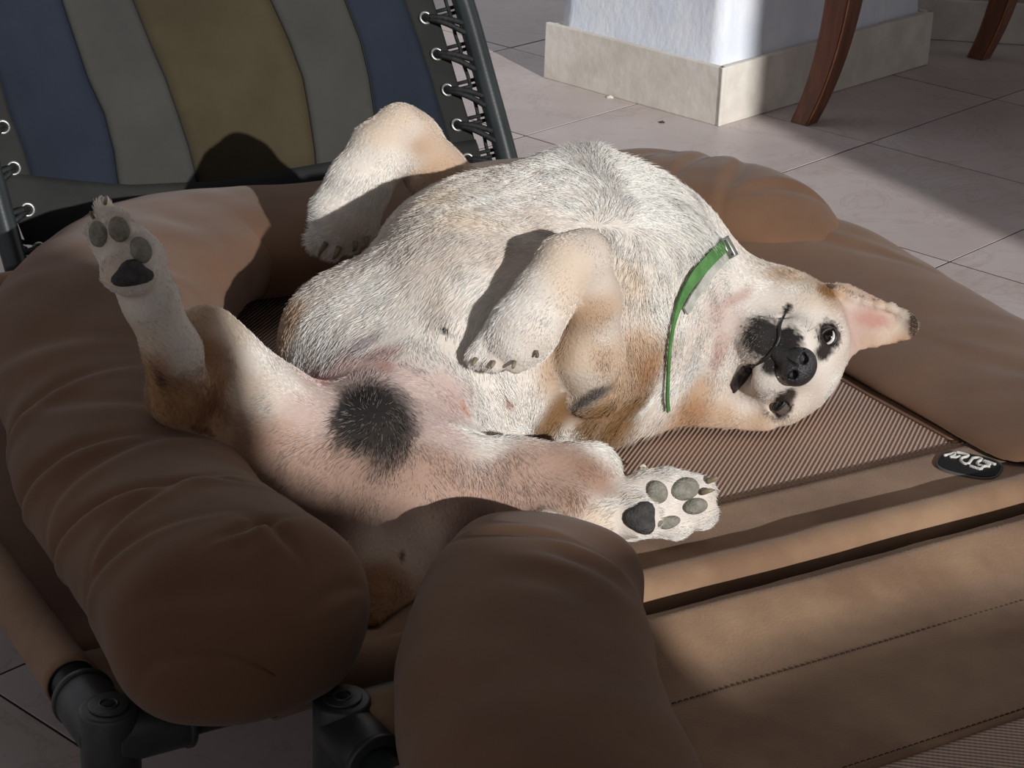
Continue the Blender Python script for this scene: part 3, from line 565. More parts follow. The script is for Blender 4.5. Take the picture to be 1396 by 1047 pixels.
# coat: x, y, colour, hair length mm, lie of the hair on the photograph (degrees, 0 right, 90 up)
CW, CC, CT, CD, CP, CB, CG, CK, CL, CR = (232, 229, 223), (216, 208, 199), (190, 164, 138), (132, 98, 60), (204, 186, 180), (192, 170, 165), (214, 212, 208), (48, 45, 45), (222, 209, 192), (164, 124, 88)
CI, CN = (178, 152, 138), (158, 126, 108)  # CI: sparse-haired inner thigh skin, darkened to carry part of its shade
CTRL = [(508, 552, CK, 9, 100), (485, 575, CK, 12, 230), (500, 600, CK, 10, 260), (530, 600, CK, 10, 285), (540, 570, CK, 12, 320), (508, 575, CK, 10, 270),
 (600, 270, CL, 12, 200), (660, 245, CC, 13, 205), (740, 240, CW, 14, 200), (785, 235, CW, 13, 140), (820, 240, CW, 16, 70), (860, 252, CW, 22, 20), (890, 270, CW, 24, 340), (800, 270, CW, 14, 150), (840, 290, CW, 16, 60), (880, 310, CW, 18, 0), (930, 300, CW, 26, 330), (965, 322, CW, 24, 325),
 (560, 300, CC, 11, 215), (520, 330, CC, 11, 225), (480, 350, CW, 11, 230), (440, 390, CC, 11, 235), (400, 430, CT, 10, 240), (380, 460, CT, 9, 245), (430, 440, CW, 12, 240), (470, 420, CW, 12, 220), (520, 390, CW, 12, 225), (560, 370, CC, 12, 230), (620, 330, CC, 12, 225), (640, 300, CL, 12, 215), (680, 280, CW, 13, 200), (720, 300, CC, 12, 230),
 (680, 340, CC, 12, 235), (640, 390, CW, 12, 235), (600, 420, CC, 12, 240), (560, 440, CW, 12, 235), (500, 440, CW, 13, 235), (450, 470, CG, 13, 250), (410, 480, CG, 12, 255), (520, 470, CG, 12, 240), (540, 455, CG, 11, 225), (600, 460, CW, 11, 260), (640, 440, CW, 12, 250), (640, 500, CW, 13, 280), (680, 530, CW, 13, 290), (710, 560, CW, 13, 285), (650, 560, CG, 12, 290), (600, 520, CP, 9, 300), (620, 545, CB, 9, 310), (590, 490, CG, 9, 280),
 (470, 500, CB, 8, 260), (420, 510, CP, 8, 230), (510, 500, CB, 8, 90), (560, 520, CP, 9, 330), (440, 550, CP, 8, 200), (420, 520, CP, 6, 210), (580, 570, CP, 9, 330), (610, 590, CP, 10, 340), (700, 590, CW, 14, 350), (770, 600, CW, 13, 350), (820, 612, CW, 9, 350), (660, 600, CW, 12, 345), (630, 580, CW, 10, 340),
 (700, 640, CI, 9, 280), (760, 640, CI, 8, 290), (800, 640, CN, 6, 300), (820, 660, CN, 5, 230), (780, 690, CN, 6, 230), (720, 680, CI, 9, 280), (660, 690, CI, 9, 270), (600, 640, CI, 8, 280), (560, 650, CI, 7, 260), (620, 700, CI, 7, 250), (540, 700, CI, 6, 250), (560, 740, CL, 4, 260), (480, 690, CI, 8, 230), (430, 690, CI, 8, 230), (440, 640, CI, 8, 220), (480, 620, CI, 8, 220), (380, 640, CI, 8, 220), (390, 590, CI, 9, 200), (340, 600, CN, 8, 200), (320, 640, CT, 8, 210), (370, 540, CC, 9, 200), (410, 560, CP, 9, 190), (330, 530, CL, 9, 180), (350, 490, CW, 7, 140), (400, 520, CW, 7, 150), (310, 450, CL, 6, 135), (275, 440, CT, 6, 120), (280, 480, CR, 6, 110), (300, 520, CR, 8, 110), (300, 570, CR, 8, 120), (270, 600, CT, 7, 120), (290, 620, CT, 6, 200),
 (510, 740, CL, 5, 250), (520, 790, CR, 7, 250), (510, 850, CD, 8, 250),
 (250, 560, CR, 7, 110), (230, 530, CR, 7, 110), (215, 500, CR, 6, 110), (210, 470, CL, 6, 110), (235, 450, CW, 5, 110), (255, 490, CW, 5, 105), (210, 420, CW, 5, 115), (190, 400, CW, 5, 115), (220, 400, CW, 5, 110), (160, 370, CL, 6, 120), (140, 340, CW, 6, 110), (150, 290, CC, 7, 100), (165, 320, CC, 6, 100), (205, 360, CW, 5, 110), (140, 275, CC, 8, 95),
 (740, 720, CC, 10, 25), (790, 710, CL, 11, 25), (800, 735, CL, 11, 20), (830, 690, CW, 11, 25), (840, 730, CW, 9, 20), (860, 665, CW, 9, 15), (900, 652, CW, 9, 5), (950, 655, CW, 9, 0), (970, 665, CC, 9, 0), (920, 720, CW, 6, 10), (820, 720, CL, 10, 20),
 (545, 160, CL, 5, 230), (520, 185, CL, 6, 235), (560, 180, CC, 5, 260), (530, 220, CW, 7, 240), (500, 220, CW, 8, 240), (470, 270, CW, 10, 235), (490, 280, CW, 10, 240), (440, 320, CW, 14, 225), (480, 320, CC, 8, 245), (555, 220, CW, 8, 260), (570, 200, CT, 5, 290), (590, 240, CT, 6, 290), (560, 270, CC, 6, 280), (535, 290, CG, 6, 270),
 (795, 325, CC, 5, 240), (770, 340, CL, 5, 240), (810, 345, CC, 5, 260), (765, 380, CL, 6, 235), (730, 390, CW, 7, 235), (720, 420, CW, 8, 235), (690, 450, CW, 8, 230), (740, 440, CW, 7, 240), (670, 480, CW, 7, 230), (710, 480, CW, 6, 240), (735, 470, CC, 5, 250), (780, 390, CL, 5, 240),
 (815, 380, CC, 5, 280), (790, 430, CT, 5, 270), (815, 430, CT, 5, 275), (770, 480, CT, 6, 250), (795, 490, CL, 5, 265), (820, 490, CT, 6, 280), (830, 450, CC, 6, 285), (780, 530, CL, 5, 270), (800, 520, CC, 5, 270), (845, 520, CT, 8, 250),
 (850, 330, CW, 14, 260), (860, 380, CL, 14, 265), (870, 420, CC, 13, 260), (870, 470, CT, 12, 255), (880, 500, CR, 12, 255), (870, 550, CD, 13, 250), (850, 575, CD, 14, 240), (800, 580, CD, 14, 230), (760, 560, CD, 12, 270), (745, 510, CT, 8, 275), (750, 580, CD, 12, 270), (830, 560, CD, 12, 240), (885, 350, CW, 16, 260), (895, 420, CW, 14, 265), (897, 540, CW, 15, 255), (725, 560, CW, 10, 285), (725, 515, CW, 10, 280),
 (960, 380, CW, 14, 200), (940, 420, CW, 12, 215), (930, 480, CC, 11, 235), (920, 530, CW, 11, 250), (950, 500, CG, 9, 240), (1000, 350, CW, 12, 170), (1040, 365, CC, 9, 165), (1070, 375, CT, 8, 160), (1000, 390, CW, 9, 190), (1040, 395, CW, 6, 180), (1080, 400, CW, 6, 160), (960, 450, CC, 9, 215), (970, 480, CC, 7, 225), (980, 430, CP, 6, 200), (1000, 410, CG, 5, 190), (1020, 420, CW, 4, 190), (990, 500, CW, 6, 235), (985, 530, CC, 8, 240), (950, 555, CR, 9, 200), (990, 568, CT, 7, 190), (1030, 575, CT, 6, 190), (960, 530, CT, 9, 230),
 (1020, 550, CW, 4, 230), (1040, 530, CW, 4, 220), (1050, 520, CG, 3, 230), (1020, 535, CG, 4, 230), (1090, 555, CC, 5, 300), (1110, 540, CC, 5, 310), (1080, 575, CL, 5, 290), (1130, 500, CW, 5, 330), (1130, 520, CW, 6, 320), (1150, 480, CC, 5, 0), (1120, 430, CW, 4, 60), (1100, 430, CW, 4, 70), (1100, 410, CL, 5, 90), (1130, 410, CT, 6, 60), (1145, 440, CC, 5, 20), (1090, 440, CW, 3, 90), (1110, 500, CW, 3, 340),
 (1175, 425, CB, 3, 10), (1180, 440, CB, 3, 0), (1165, 455, CB, 3, 0), (1190, 432, CB, 3, 0), (1200, 440, CC, 4, 0), (1185, 462, CT, 4, 340), (1215, 450, CL, 4, 0), (1170, 412, CC, 5, 60), (1200, 422, CL, 5, 60), (1150, 395, CT, 5, 40), (1190, 410, CT, 5, 30), (1225, 418, CR, 5, 20), (1242, 440, CK, 5, 0), (1238, 425, CD, 6, 20), (1225, 440, CC, 4, 0), (1225, 462, CR, 5, 340), (1200, 474, CT, 5, 340), (1175, 480, CT, 6, 340), (1155, 440, CP, 3, 0)]
def lin(c): return np.array([hexc(*c)[i] for i in range(3)])
cp, cn, cc, cl, cd = [], [], [], [], []
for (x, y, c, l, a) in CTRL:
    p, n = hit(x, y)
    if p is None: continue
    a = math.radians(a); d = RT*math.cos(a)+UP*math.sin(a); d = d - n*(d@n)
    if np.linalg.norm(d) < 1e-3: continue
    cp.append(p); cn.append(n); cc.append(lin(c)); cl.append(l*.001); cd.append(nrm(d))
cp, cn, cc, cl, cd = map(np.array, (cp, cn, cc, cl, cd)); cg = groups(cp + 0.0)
def coat(P, N, G):
    out_c, out_l, out_d = np.zeros((len(P), 3)), np.zeros(len(P)), np.zeros((len(P), 3))
    for i in range(0, len(P), 20000):
        q, n, g_ = P[i:i+20000], N[i:i+20000], G[i:i+20000]
        d2 = ((q[:, None]-cp[None])**2).sum(2) + .0016*np.maximum(0, .6-(n@cn.T))
        w = 1/(d2+2.2e-4)**2.2; w *= np.where(g_[:, None] == cg[None], 1, .06); w /= w.sum(1, keepdims=True)
        out_c[i:i+20000] = w@cc; out_l[i:i+20000] = w@cl; out_d[i:i+20000] = w@cd
    return out_c, out_l, out_d
# small marks of the coat, plus crease shade painted round the jaw: x, y, rx, ry, angle, colour, softness
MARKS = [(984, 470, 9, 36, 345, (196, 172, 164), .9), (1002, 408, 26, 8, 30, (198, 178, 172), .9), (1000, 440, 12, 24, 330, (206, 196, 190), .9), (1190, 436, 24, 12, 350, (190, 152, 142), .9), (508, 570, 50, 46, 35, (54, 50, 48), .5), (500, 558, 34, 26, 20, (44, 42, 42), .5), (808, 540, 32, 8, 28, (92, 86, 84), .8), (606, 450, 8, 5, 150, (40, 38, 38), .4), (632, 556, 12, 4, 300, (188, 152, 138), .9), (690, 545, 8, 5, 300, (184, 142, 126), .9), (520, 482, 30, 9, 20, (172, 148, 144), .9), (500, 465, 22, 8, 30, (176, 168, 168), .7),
 (1041, 461, 27, 31, 30, (52, 50, 50), .35), (1074, 421, 5, 9, 330, (38, 36, 36), .3), (1129, 458, 15, 22, 10, (46, 40, 38), .3), (1122, 481, 12, 10, 20, (52, 46, 44), .5), (1067, 552, 13, 20, 340, (48, 42, 40), .35), (1078, 538, 8, 9, 0, (66, 58, 54), .5), (1070, 472, 22, 29, 320, (44, 42, 43), .3), (1052, 500, 14, 12, 0, (50, 48, 48), .4), (1246, 440, 8, 20, 0, (66, 52, 42), .5), (1128, 398, 14, 8, 330, (150, 112, 76), .5),
 (222, 520, 7, 13, 20, (110, 80, 66), .4), (276, 588, 18, 6, 340, (120, 90, 74), .5), (285, 560, 30, 10, 60, (150, 110, 80), .7), (548, 758, 4, 7, 0, (120, 90, 84), .6), (525, 500, 12, 10, 0, (180, 150, 144), .8), (440, 515, 10, 14, 40, (190, 152, 146), .8)]
MH = [hit(m[0], m[1])[0] for m in MARKS]
def marks(P, N, col):
    q = px(P)
    for (x, y, rx, ry, a, c, sft), h in zip(MARKS, MH):
        if h is None: continue
        a = math.radians(a); dx, dy = q[:, 0]-x, -(q[:, 1]-y); u = (dx*math.cos(a)+dy*math.sin(a))/rx; v = (-dx*math.sin(a)+dy*math.cos(a))/ry
        r = np.sqrt(u*u+v*v) + RNG.normal(0, .10, len(P)); near = (np.linalg.norm(P-h, axis=1) < .055) & ((N@(-FW)) > -.2)
        w = np.clip((1+sft*.5-r)/max(sft, .05), 0, 1)*near; col[:] = col*(1-w[:, None]) + lin(c)*w[:, None]
    return col
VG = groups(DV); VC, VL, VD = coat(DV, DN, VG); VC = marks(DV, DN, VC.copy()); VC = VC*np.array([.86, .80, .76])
ca = dbody.data.color_attributes.new('Col', 'FLOAT_COLOR', 'POINT'); ca.data.foreach_set('color', np.concatenate([VC, np.ones((len(VC), 1))], 1).astype(np.float32).ravel())
# hair
tri = np.concatenate([DF[:, [0, 1, 2]], DF[:, [0, 2, 3]]]); A, Bv, Cv = DV[tri[:, 0]], DV[tri[:, 1]], DV[tri[:, 2]]; ar = np.linalg.norm(np.cross(Bv-A, Cv-A), axis=1)/2
cen = (A+Bv+Cv)/3; inhead = np.linalg.norm(cen-hp(0, -20, .08), axis=1) < .12; under = cen[:, 2] < .207
wgt = ar*np.where(inhead, 2.0, 1.0)*np.where(groups(cen) > 0, 1.5, 1.0)*np.where(under, .1, 1.0); NH = int(os.environ.get('NH', 300000)); ti = RNG.choice(len(tri), NH, p=wgt/wgt.sum())
r1, r2 = RNG.random((2, NH)); sw = r1+r2 > 1; r1[sw], r2[sw] = 1-r1[sw], 1-r2[sw]; r0 = 1-r1-r2
T_ = tri[ti]; HP = DV[T_[:, 0]]*r0[:, None]+DV[T_[:, 1]]*r1[:, None]+DV[T_[:, 2]]*r2[:, None]; HN = DN[T_[:, 0]]*r0[:, None]+DN[T_[:, 1]]*r1[:, None]+DN[T_[:, 2]]*r2[:, None]; HN /= np.linalg.norm(HN, axis=1, keepdims=True)+1e-9
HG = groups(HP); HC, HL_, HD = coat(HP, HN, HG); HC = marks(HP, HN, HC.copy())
bare = np.zeros(NH, bool)
BARE = []  # filled by pads and nose below

#REST#
# ------------------------------------------------------------------ pads, claws, nose, eyes, lips, collar
NOFUR = []
def patch(name, x, y, rx, ry, ang, h, m, parent=None, edge=.5, nr=7, na=22, p=2.0, label=None, lobes=None, sink=.0015):
    """domed pad that follows the surface it grows from; centre and axes read from the photograph"""
    a = math.radians(ang); c, n0 = hit(x, y)
    if c is None: return None
    V = []; N0 = n0
    def onsurf(X, Y):
        q, n = hit(X, Y)
        if q is None or np.linalg.norm(q-c) > .05:
            d = nrm(ray(X, Y)); t = ((c-CAM)@N0)/(d@N0); q, n = CAM+d*t, N0
        return q, n
    for i in range(nr+1):
        r = i/nr
        for k in range(na):
            b = 2*math.pi*k/na; f = 1/((abs(math.cos(b))**p+abs(math.sin(b))**p)**(1/p))
            if lobes: f *= 1+lobes*math.cos(3*b+1.57)
            u, v = rx*r*f*math.cos(b), ry*r*f*math.sin(b); q, n = onsurf(x+u*math.cos(a)-v*math.sin(a), y-(u*math.sin(a)+v*math.cos(a)))
            n = nrm(.5*n+.5*N0); hh = h*(1-r**2.6)**edge if r < 1 else -sink
            V.append(q+n*hh)
            if i == 0: break
    F = [(0, 1+k, 1+(k+1) % na) for k in range(na)]
    for i in range(nr-1):
        for k in range(na): F.append((1+i*na+k, 1+(i+1)*na+k, 1+(i+1)*na+(k+1) % na, 1+i*na+(k+1) % na))
    NOFUR.append((x, y, rx, ry, a, c)); return mesh(name, V, F, m, parent or dog, label=label)
for q in [(134, 319, 13, 19, 8, .006), (162, 312, 15, 19, 20, .006), (192, 341, 15, 20, 25, .006)]: patch('toe_pad', *q, M['pad'], label='grey toe pad')
patch('sole_pad', 180, 374, 30, 19, 8, .008, M['paddark'], p=1.7, lobes=.16, label='dark triangular sole pad')
for q in [(896, 671, 15, 17, 30, .006), (934, 667, 21, 16, 15, .006), (948, 690, 18, 12, 10, .006), (912, 712, 17, 9, 15, .005)]: patch('toe_pad', *q, M['pad'], label='grey toe pad')
patch('sole_pad', 874, 706, 23, 23, 330, .008, M['paddark'], p=1.9, lobes=.14, label='dark sole pad')
patch('navel', 606, 450, 6, 3.5, 150, .001, M['lip'])
def claw(x1, y1, x2, y2, r=4, m='claw', lift=.002):
    c, n = hit(x1, y1)
    if c is None: return
    Y = c[1]; a, b = W(x1, y1, Y)+n*lift, W(x2, y2, Y-.002); mid = (a+b)/2+n*.004; k = FPX/((a-CAM)@FW)
    mesh('claw', *tube(spline([a, mid, b], 8), [r/k*f for f in (1, 1, .95, .85, .72, .55, .35, .12)], 10), M[m], dog)
for q in [(130, 300, 127, 291, 2.5), (143, 279, 146, 268, 2.8), (962, 658, 980, 655), (955, 672, 975, 668), (446, 330, 434, 352), (462, 335, 453, 354), (484, 328, 480, 343), (498, 322, 497, 336), (650, 488, 643, 499, 3), (674, 492, 669, 503, 3), (702, 490, 699, 501, 3), (730, 477, 729, 486, 3)]: claw(*q)
# nose leather with nostrils and the dark strip running to the mouth
nf = Field(NT-.045, NT+.045, .0011)
nf.ell(hp(0, 2, .008), (.0205, .0170, .018), HAX, k=.006); nf.ell(hp(11, -3, .005), (.0105, .011, .014), HAX, k=.006); nf.ell(hp(-11, -3, .005), (.0105, .011, .014), HAX, k=.006)
nf.cone(hp(0, -10, .008), hp(0, -32, .014), .013, .0095, k=.006)
for sg in (1, -1):
    nf.ell(hp(12.5*sg, 1, -.0085), (.0050, .0044, .0085), HAX, k=.002, sub=True); nf.cone(hp(15*sg, -2, -.006), hp(25*sg, -8, .004), .0030, .0016, k=.002, sub=True)
nf.cone(hp(0, -2, -.0100), hp(0, -36, .003), .0011, .0011, k=.0012, sub=True)
nv, nq = nf.mesh(); nose = mesh('nose', nv, nq, M['nose'], dog, label='black leathery nose')
NOFUR.append((1088, 500, 27, 25, 0, NT))
def surf_line(name, P, r, m, parent=dog, lift=.0005, n=40):
    out = []; last = None
    for q in spline([np.array(p, float) for p in P], n):
        h_, nn = hit(q[0], q[1])
        if h_ is None or (last is not None and np.linalg.norm(h_-last) > .03): continue
        out.append(h_+nn*lift); last = h_
    return mesh(name, *tube(out, [r*min(1, .25+3*min(i, len(out)-1-i)/len(out)) for i in range(len(out))], 8), m, parent)
surf_line('lip_line', [(1073, 424), (1063, 444), (1062, 462), (1052, 480), (1040, 492), (1028, 500)], .0022, M['lip'])
surf_line('lip_line', [(1030, 498), (1016, 506), (1006, 520), (1000, 536)], .0058, M['lip'], lift=-.001)
patch('mouth', 1011, 514, 24, 9, 52, .002, M['lip'], label='black inner lip of the slack mouth corner')
# eyes
def eye(u, v, d, openf, name='eye'):
    c = hp(u, v, d); R_ = .0132
    V, F = [], []; n, m = 20, 14
    for i in range(m+1):
        t = math.pi*i/m
        for k in range(n): V.append(c + R_*(HF*math.cos(t)+(hu*math.cos(2*math.pi*k/n)+hv*math.sin(2*math.pi*k/n))*math.sin(t)))
    for i in range(m):
        for k in range(n): F.append((i*n+k, (i+1)*n+k, (i+1)*n+(k+1) % n, i*n+(k+1) % n))
    e = mesh(name, V, F, M['eye'], dog)
    # lids: two thick curved bands
    for s_, o_ in ((1, openf), (-1, openf*.8)):
        pts = [c + R_*1.06*nrm(HF*.9 + hu*(x*.95) + hv*(s_*o_*(1-x*x)+.0)) for x in np.linspace(-1, 1, 13)]
        mesh('eyelid_rim', *tube(pts, [.0006+.0014*(1-x*x) for x in np.linspace(-1, 1, 13)], 8), M['lip'], e)
        if True:
            V2, F2 = [], []
            for x in np.linspace(-1, 1, 13):
                for w in np.linspace(0, 1, 5):
                    V2.append(c + R_*(1.05+.03*w)*nrm(HF*(.9-.55*w) + hu*(x*.95) + hv*s_*(o_*(1-x*x)+w*.9)))
            for i in range(12):
                for k in range(4): F2.append((i*5+k, (i+1)*5+k, (i+1)*5+k+1, i*5+k+1))
            mesh('eyelid', V2, F2, M['lid'], e)
    return e, c, R_
M['lid'] = mat('eyelid_skin', hexc(92, 80, 74), hexc(70, 60, 56), .7, 80, .4, 400)
e1, c1, r1_ = eye(56, 10, .0615, .66)
pts = [c1 + r1_*1.015*nrm(HF + hv*(.46-.40*x*x) + hu*(x*.78-.05)) for x in np.linspace(-1, 1, 12)]
mesh('eye_white', *tube(pts, [.0005+.0014*(1-x*x) for x in np.linspace(-1, 1, 12)], 8), M['sclera'], e1, label='crescent of eye white')
eye(-54, 8, .0625, .22)
for u, v in ((55, 8), (-54, 8)):
    q = px(hp(u, v, .055)); NOFUR.append((q[0], q[1], 13, 13, 0, hp(u, v, .06)))
# collar: flat green webbing round the neck with a pale buckle
def band(name, P, w, m, parent, lift=.003, thick=.002, n=46):
    pts = []
    for q in spline([np.array(p, float) for p in P], n):
        h_, nn = hit(q[0], q[1])
        if h_ is not None: pts.append((h_, nn))
    V, F = [], []; ww = w if callable(w) else (lambda u: w)
    L_ = len(pts)
    for i, (h_, nn) in enumerate(pts):
        d = nrm(pts[min(i+1, L_-1)][0]-pts[max(i-1, 0)][0]); sd = nrm(np.cross(d, nn)); b = nrm(np.cross(sd, d)); w_ = ww(i/(L_-1))/2
        for (a_, c_) in ((-1, 0), (-1, thick), (1, thick), (1, 0)): V.append(h_ + sd*w_*a_ + b*(lift+c_))
    for i in range(L_-1):
        for k in range(4): F.append((i*4+k, (i+1)*4+k, (i+1)*4+(k+1) % 4, i*4+(k+1) % 4))
    F.append((0, 1, 2, 3)); F.append((L_*4-1, L_*4-2, L_*4-3, L_*4-4)); return mesh(name, V, F, m, parent, smooth=False)
collar = band('collar', [(984, 336), (968, 349), (944, 374), (924, 404), (911, 440), (905, 480), (903, 530), (905, 556)], lambda u: .013 if u < .3 else .013-.009*min(1, (u-.3)/.3), M['green'], dog, lift=.006)
collar['label'] = 'green webbing collar'
band('collar_lining', [(992, 345), (972, 362), (948, 392), (928, 424)], .010, M['greyweb'], collar, lift=.005, thick=.002)
hq, hn = hit(984, 342); hq = hq+hn*.009; bd = nrm(hit(962, 356)[0]-hit(990, 338)[0]); bs = nrm(np.cross(bd, hn))
mesh('buckle', *join([tube([hq+bd*a*.009+bs*b*.010 for a, b in ((-1, -1), (1, -1), (1, 1), (-1, 1), (-1, -1))], .0018, 8), tube([hq-bs*.01, hq+bs*.01], .0016, 8), box(hq-bd*.004-bs*.011, bd*.006, bs*.022, hn*.003, .0008)]), M['steel'], collar)

# drop hairs that grow out of bare skin, then build the coat
q = px(HP)
for (x, y, rx, ry, a, c) in NOFUR:
    dx, dy = q[:, 0]-x, -(q[:, 1]-y); u = (dx*math.cos(a)+dy*math.sin(a))/(rx*1.0); v = (-dx*math.sin(a)+dy*math.cos(a))/(ry*1.0)
    bare |= (u*u+v*v < 1) & (np.linalg.norm(HP-c, axis=1) < .035)
for (x, y), c in zip([(p_[0], p_[1]) for p_ in [(903, 480), (901, 530), (910, 440), (924, 402), (944, 372), (968, 347), (986, 333)]], [None]*7):
    h_ = hit(x, y)[0]; bare |= np.linalg.norm(HP-h_, axis=1) < .006
keep = ~bare; HP, HN, HC, HL_, HD = HP[keep], HN[keep], HC[keep], HL_[keep], HD[keep]; NH = len(HP)
def fld(P, sc, off):
    """smooth pseudo-random field"""
    o = np.zeros(len(P)); rg = np.random.default_rng(off)
    for _ in range(6):
        k = rg.normal(0, sc, 3); o += np.sin(P@k + rg.uniform(0, 6.28))
    return o/2.45
HD = HD - HN*(HD*HN).sum(1, keepdims=True); HD /= np.linalg.norm(HD, axis=1, keepdims=True)+1e-9; HS = np.cross(HN, HD)
swirl = .34*fld(HP, 45, 1)+.16*fld(HP, 160, 2)+RNG.normal(0, .16, NH); D1 = HD*np.cos(swirl)[:, None]+HS*np.sin(swirl)[:, None]
ln = HL_*RNG.uniform(.65, 1.2, NH)*(1+.15*fld(HP, 60, 3)); lift = .30+.10*fld(HP, 120, 5)+RNG.uniform(-.08, .12, NH)
D1 = D1+HN*lift[:, None]; D1 /= np.linalg.norm(D1, axis=1, keepdims=True)
cl_ = RNG.normal(0, .12, (NH, 3)); K0 = HP-HN*.0008; PTS = np.zeros((NH, 4, 3), np.float32)
for j, t in enumerate((0, .34, .68, 1)):
    PTS[:, j] = K0 + ln[:, None]*(D1*t + (cl_ - HN*.30)*(t*t*.5)) 
hc = bpy.data.hair_curves.new('fur'); hc.add_curves([4]*NH); hc.attributes['position'].data.foreach_set('vector', PTS.ravel())
ra = hc.attributes.get('radius') or hc.attributes.new('radius', 'FLOAT', 'POINT'); rr_ = np.tile(np.array([.00026, .00024, .00017, .00004], np.float32), NH); ra.data.foreach_set('value', rr_)
tone = 1+RNG.normal(0, .09, NH)-.10*np.clip(fld(HP, 90, 11), 0, 1)+.05*fld(HP, 200, 9); warm = RNG.normal(0, .03, NH)
lum = HC.mean(1); pk = (lum < .12) & (RNG.random(NH) < .30); HC[pk] = HC[pk]*.35+np.array([.30, .26, .23])*.65
HC2 = np.clip(HC*np.stack([tone+warm, tone, tone-warm], 1), .01, .9); hcol = hc.attributes.new('Col', 'FLOAT_COLOR', 'CURVE')
hcol.data.foreach_set('color', np.concatenate([HC2, np.ones((NH, 1))], 1).astype(np.float32).ravel()); hc.materials.append(M['fur'])
fo = bpy.data.objects.new('fur', hc); C.objects.link(fo); fo.parent = dog; fo.matrix_parent_inverse = wmat(dog).inverted(); fo['kind'] = 'stuff'
# whiskers on the muzzle
wk = []
for i in range(16):
    sg = 1 if i % 2 else -1; a = hp(sg*RNG.uniform(20, 34), RNG.uniform(-30, -10), .03); d = nrm(hu*sg*RNG.uniform(.6, 1)+HF*RNG.uniform(.2, .7)+hv*RNG.uniform(-.4, .4)); L_ = RNG.uniform(.02, .035)
    wk.append(tube([a, a+d*L_*.5+HF*.002, a+d*L_-up*.003], [.00022, .00018, .00006], 4))
tag(mesh('whiskers', *join(wk), M['black'], dog), kind='stuff')

# ------------------------------------------------------------------ reclining chair behind the bed
A_, B_c, T_c = W(45, 345, 2.52), W(661, 240, 2.83), W(565, -100, 2.96); PN = nrm(np.cross(B_c-A_, T_c-A_))
if PN@FW > 0: PN = -PN
def SP(x, y, off=0):
    d = ray(x, y); t = ((A_-CAM)@PN)/(d@PN); return CAM+d*t+PN*off
ch = empty('reclining_chair', np.array([W(300, 340, 2.75)[0], 2.85, 0]), 'reclining garden chair with blue, grey and olive striped fabric laced to a black frame', 'chair')
ys = [-110, -60, 0, 50, 100, 150, 200, 250, 300, 360]
bnd = [  # seams of the striped sheet, photo x at the rows above
 [-144, -123, -98, -78, -57, -36, -15, 6, 26, 51], [-95, -70, -40, -22, 0, 14, 34, 50, 62, 76], [52, 68, 90, 107, 124, 148, 161, 168, 172, 176], [140, 165, 190, 210, 232, 250, 266, 279, 292, 306], [330, 352, 380, 402, 420, 429, 436, 440, 444, 448],
 [440, 458, 478, 497, 509, 516, 522, 527, 532, 538], [520, 540, 556, 572, 588, 602, 616, 628, 640, 652], [563, 577, 594, 608, 622, 636, 650, 664, 678, 694]]
names = [('side_hem', 'charcoal', 'charcoal edge strip with eyelets'), ('fabric_panel', 'navy', 'navy panel'), ('fabric_panel', 'grey', 'grey panel'), ('fabric_panel', 'olive', 'olive panel'), ('fabric_panel', 'grey', 'grey panel'), ('fabric_panel', 'navy', 'navy panel'), ('side_hem', 'charcoal', 'charcoal edge strip with eyelets')]
def hemy(x): return np.interp(x, [-20, 40, 100, 170, 300, 450, 560, 700], [236, 240, 246, 250, 244, 222, 206, 190])
def sheet(x, y):  # gentle belly of the slack cloth
    u = np.interp(x, [-60, 300, 650], [-1, 0, 1]); return SP(x, y, -.025*(1-u*u)+.002*mnoise.noise(Vector((x*.012, y*.012, 3))))
for i, (nm, mt, lb) in enumerate(names):
    V, F = [], []; NR, NC = 56, 10
    for side in (0, 1):
        for r_ in range(NR+1):
            for c_ in range(NC+1):
                fy = r_/NR; y0 = -110; xl0, xr0 = bnd[i], bnd[i+1]
                y = y0+(262-y0)*fy; 
                x = np.interp(y, ys, xl0)*(1-c_/NC)+np.interp(y, ys, xr0)*c_/NC; yb = hemy(x); y = y0+(yb-y0)*fy
                x = np.interp(y, ys, xl0)*(1-c_/NC)+np.interp(y, ys, xr0)*c_/NC
                e = math.sin(math.pi*c_/NC)**.35*.0018
                V.append(sheet(x, y)+PN*(e if side == 0 else -.0015))
    n = (NR+1)*(NC+1); I = lambda a, b: a*(NC+1)+b
    for r_ in range(NR):
        for c_ in range(NC):
            F.append((I(r_, c_), I(r_+1, c_), I(r_+1, c_+1), I(r_, c_+1))); F.append((n+I(r_, c_), n+I(r_, c_+1), n+I(r_+1, c_+1), n+I(r_+1, c_)))
        F.append((I(r_, 0), n+I(r_, 0), n+I(r_+1, 0), I(r_+1, 0))); F.append((I(r_, NC), I(r_+1, NC), n+I(r_+1, NC), n+I(r_, NC)))
    mesh(nm, V, F, M[mt], ch, label=lb)
V, F = [], []
for i in range(61):
    x = -20+(700-20-(-20))*i/60
    for k, (dy, off) in enumerate(((-2, .003), (8, .0045), (30, .003), (95, .002), (95, -.002), (-2, -.002))):
        y = hemy(x)+dy; xl, xr = np.interp(y, ys, bnd[0]), np.interp(y, ys, bnd[7]); V.append(sheet(xl+(xr-xl)*i/60, y)+PN*off)
for i in range(60):
    for k in range(6): F.append((i*6+k, (i+1)*6+k, (i+1)*6+(k+1) % 6, i*6+(k+1) % 6))
mesh('bottom_hem', V, F, M['charcoal'], ch)
for i in (2, 3, 4, 5):   # seams
    P = [sheet(np.interp(y, ys, bnd[i]), y)+PN*.001 for y in np.linspace(-100, hemy(np.interp(230, ys, bnd[i]))-2, 30)]
    mesh('seam', *tube(P, .0011, 6), M['black'], ch)
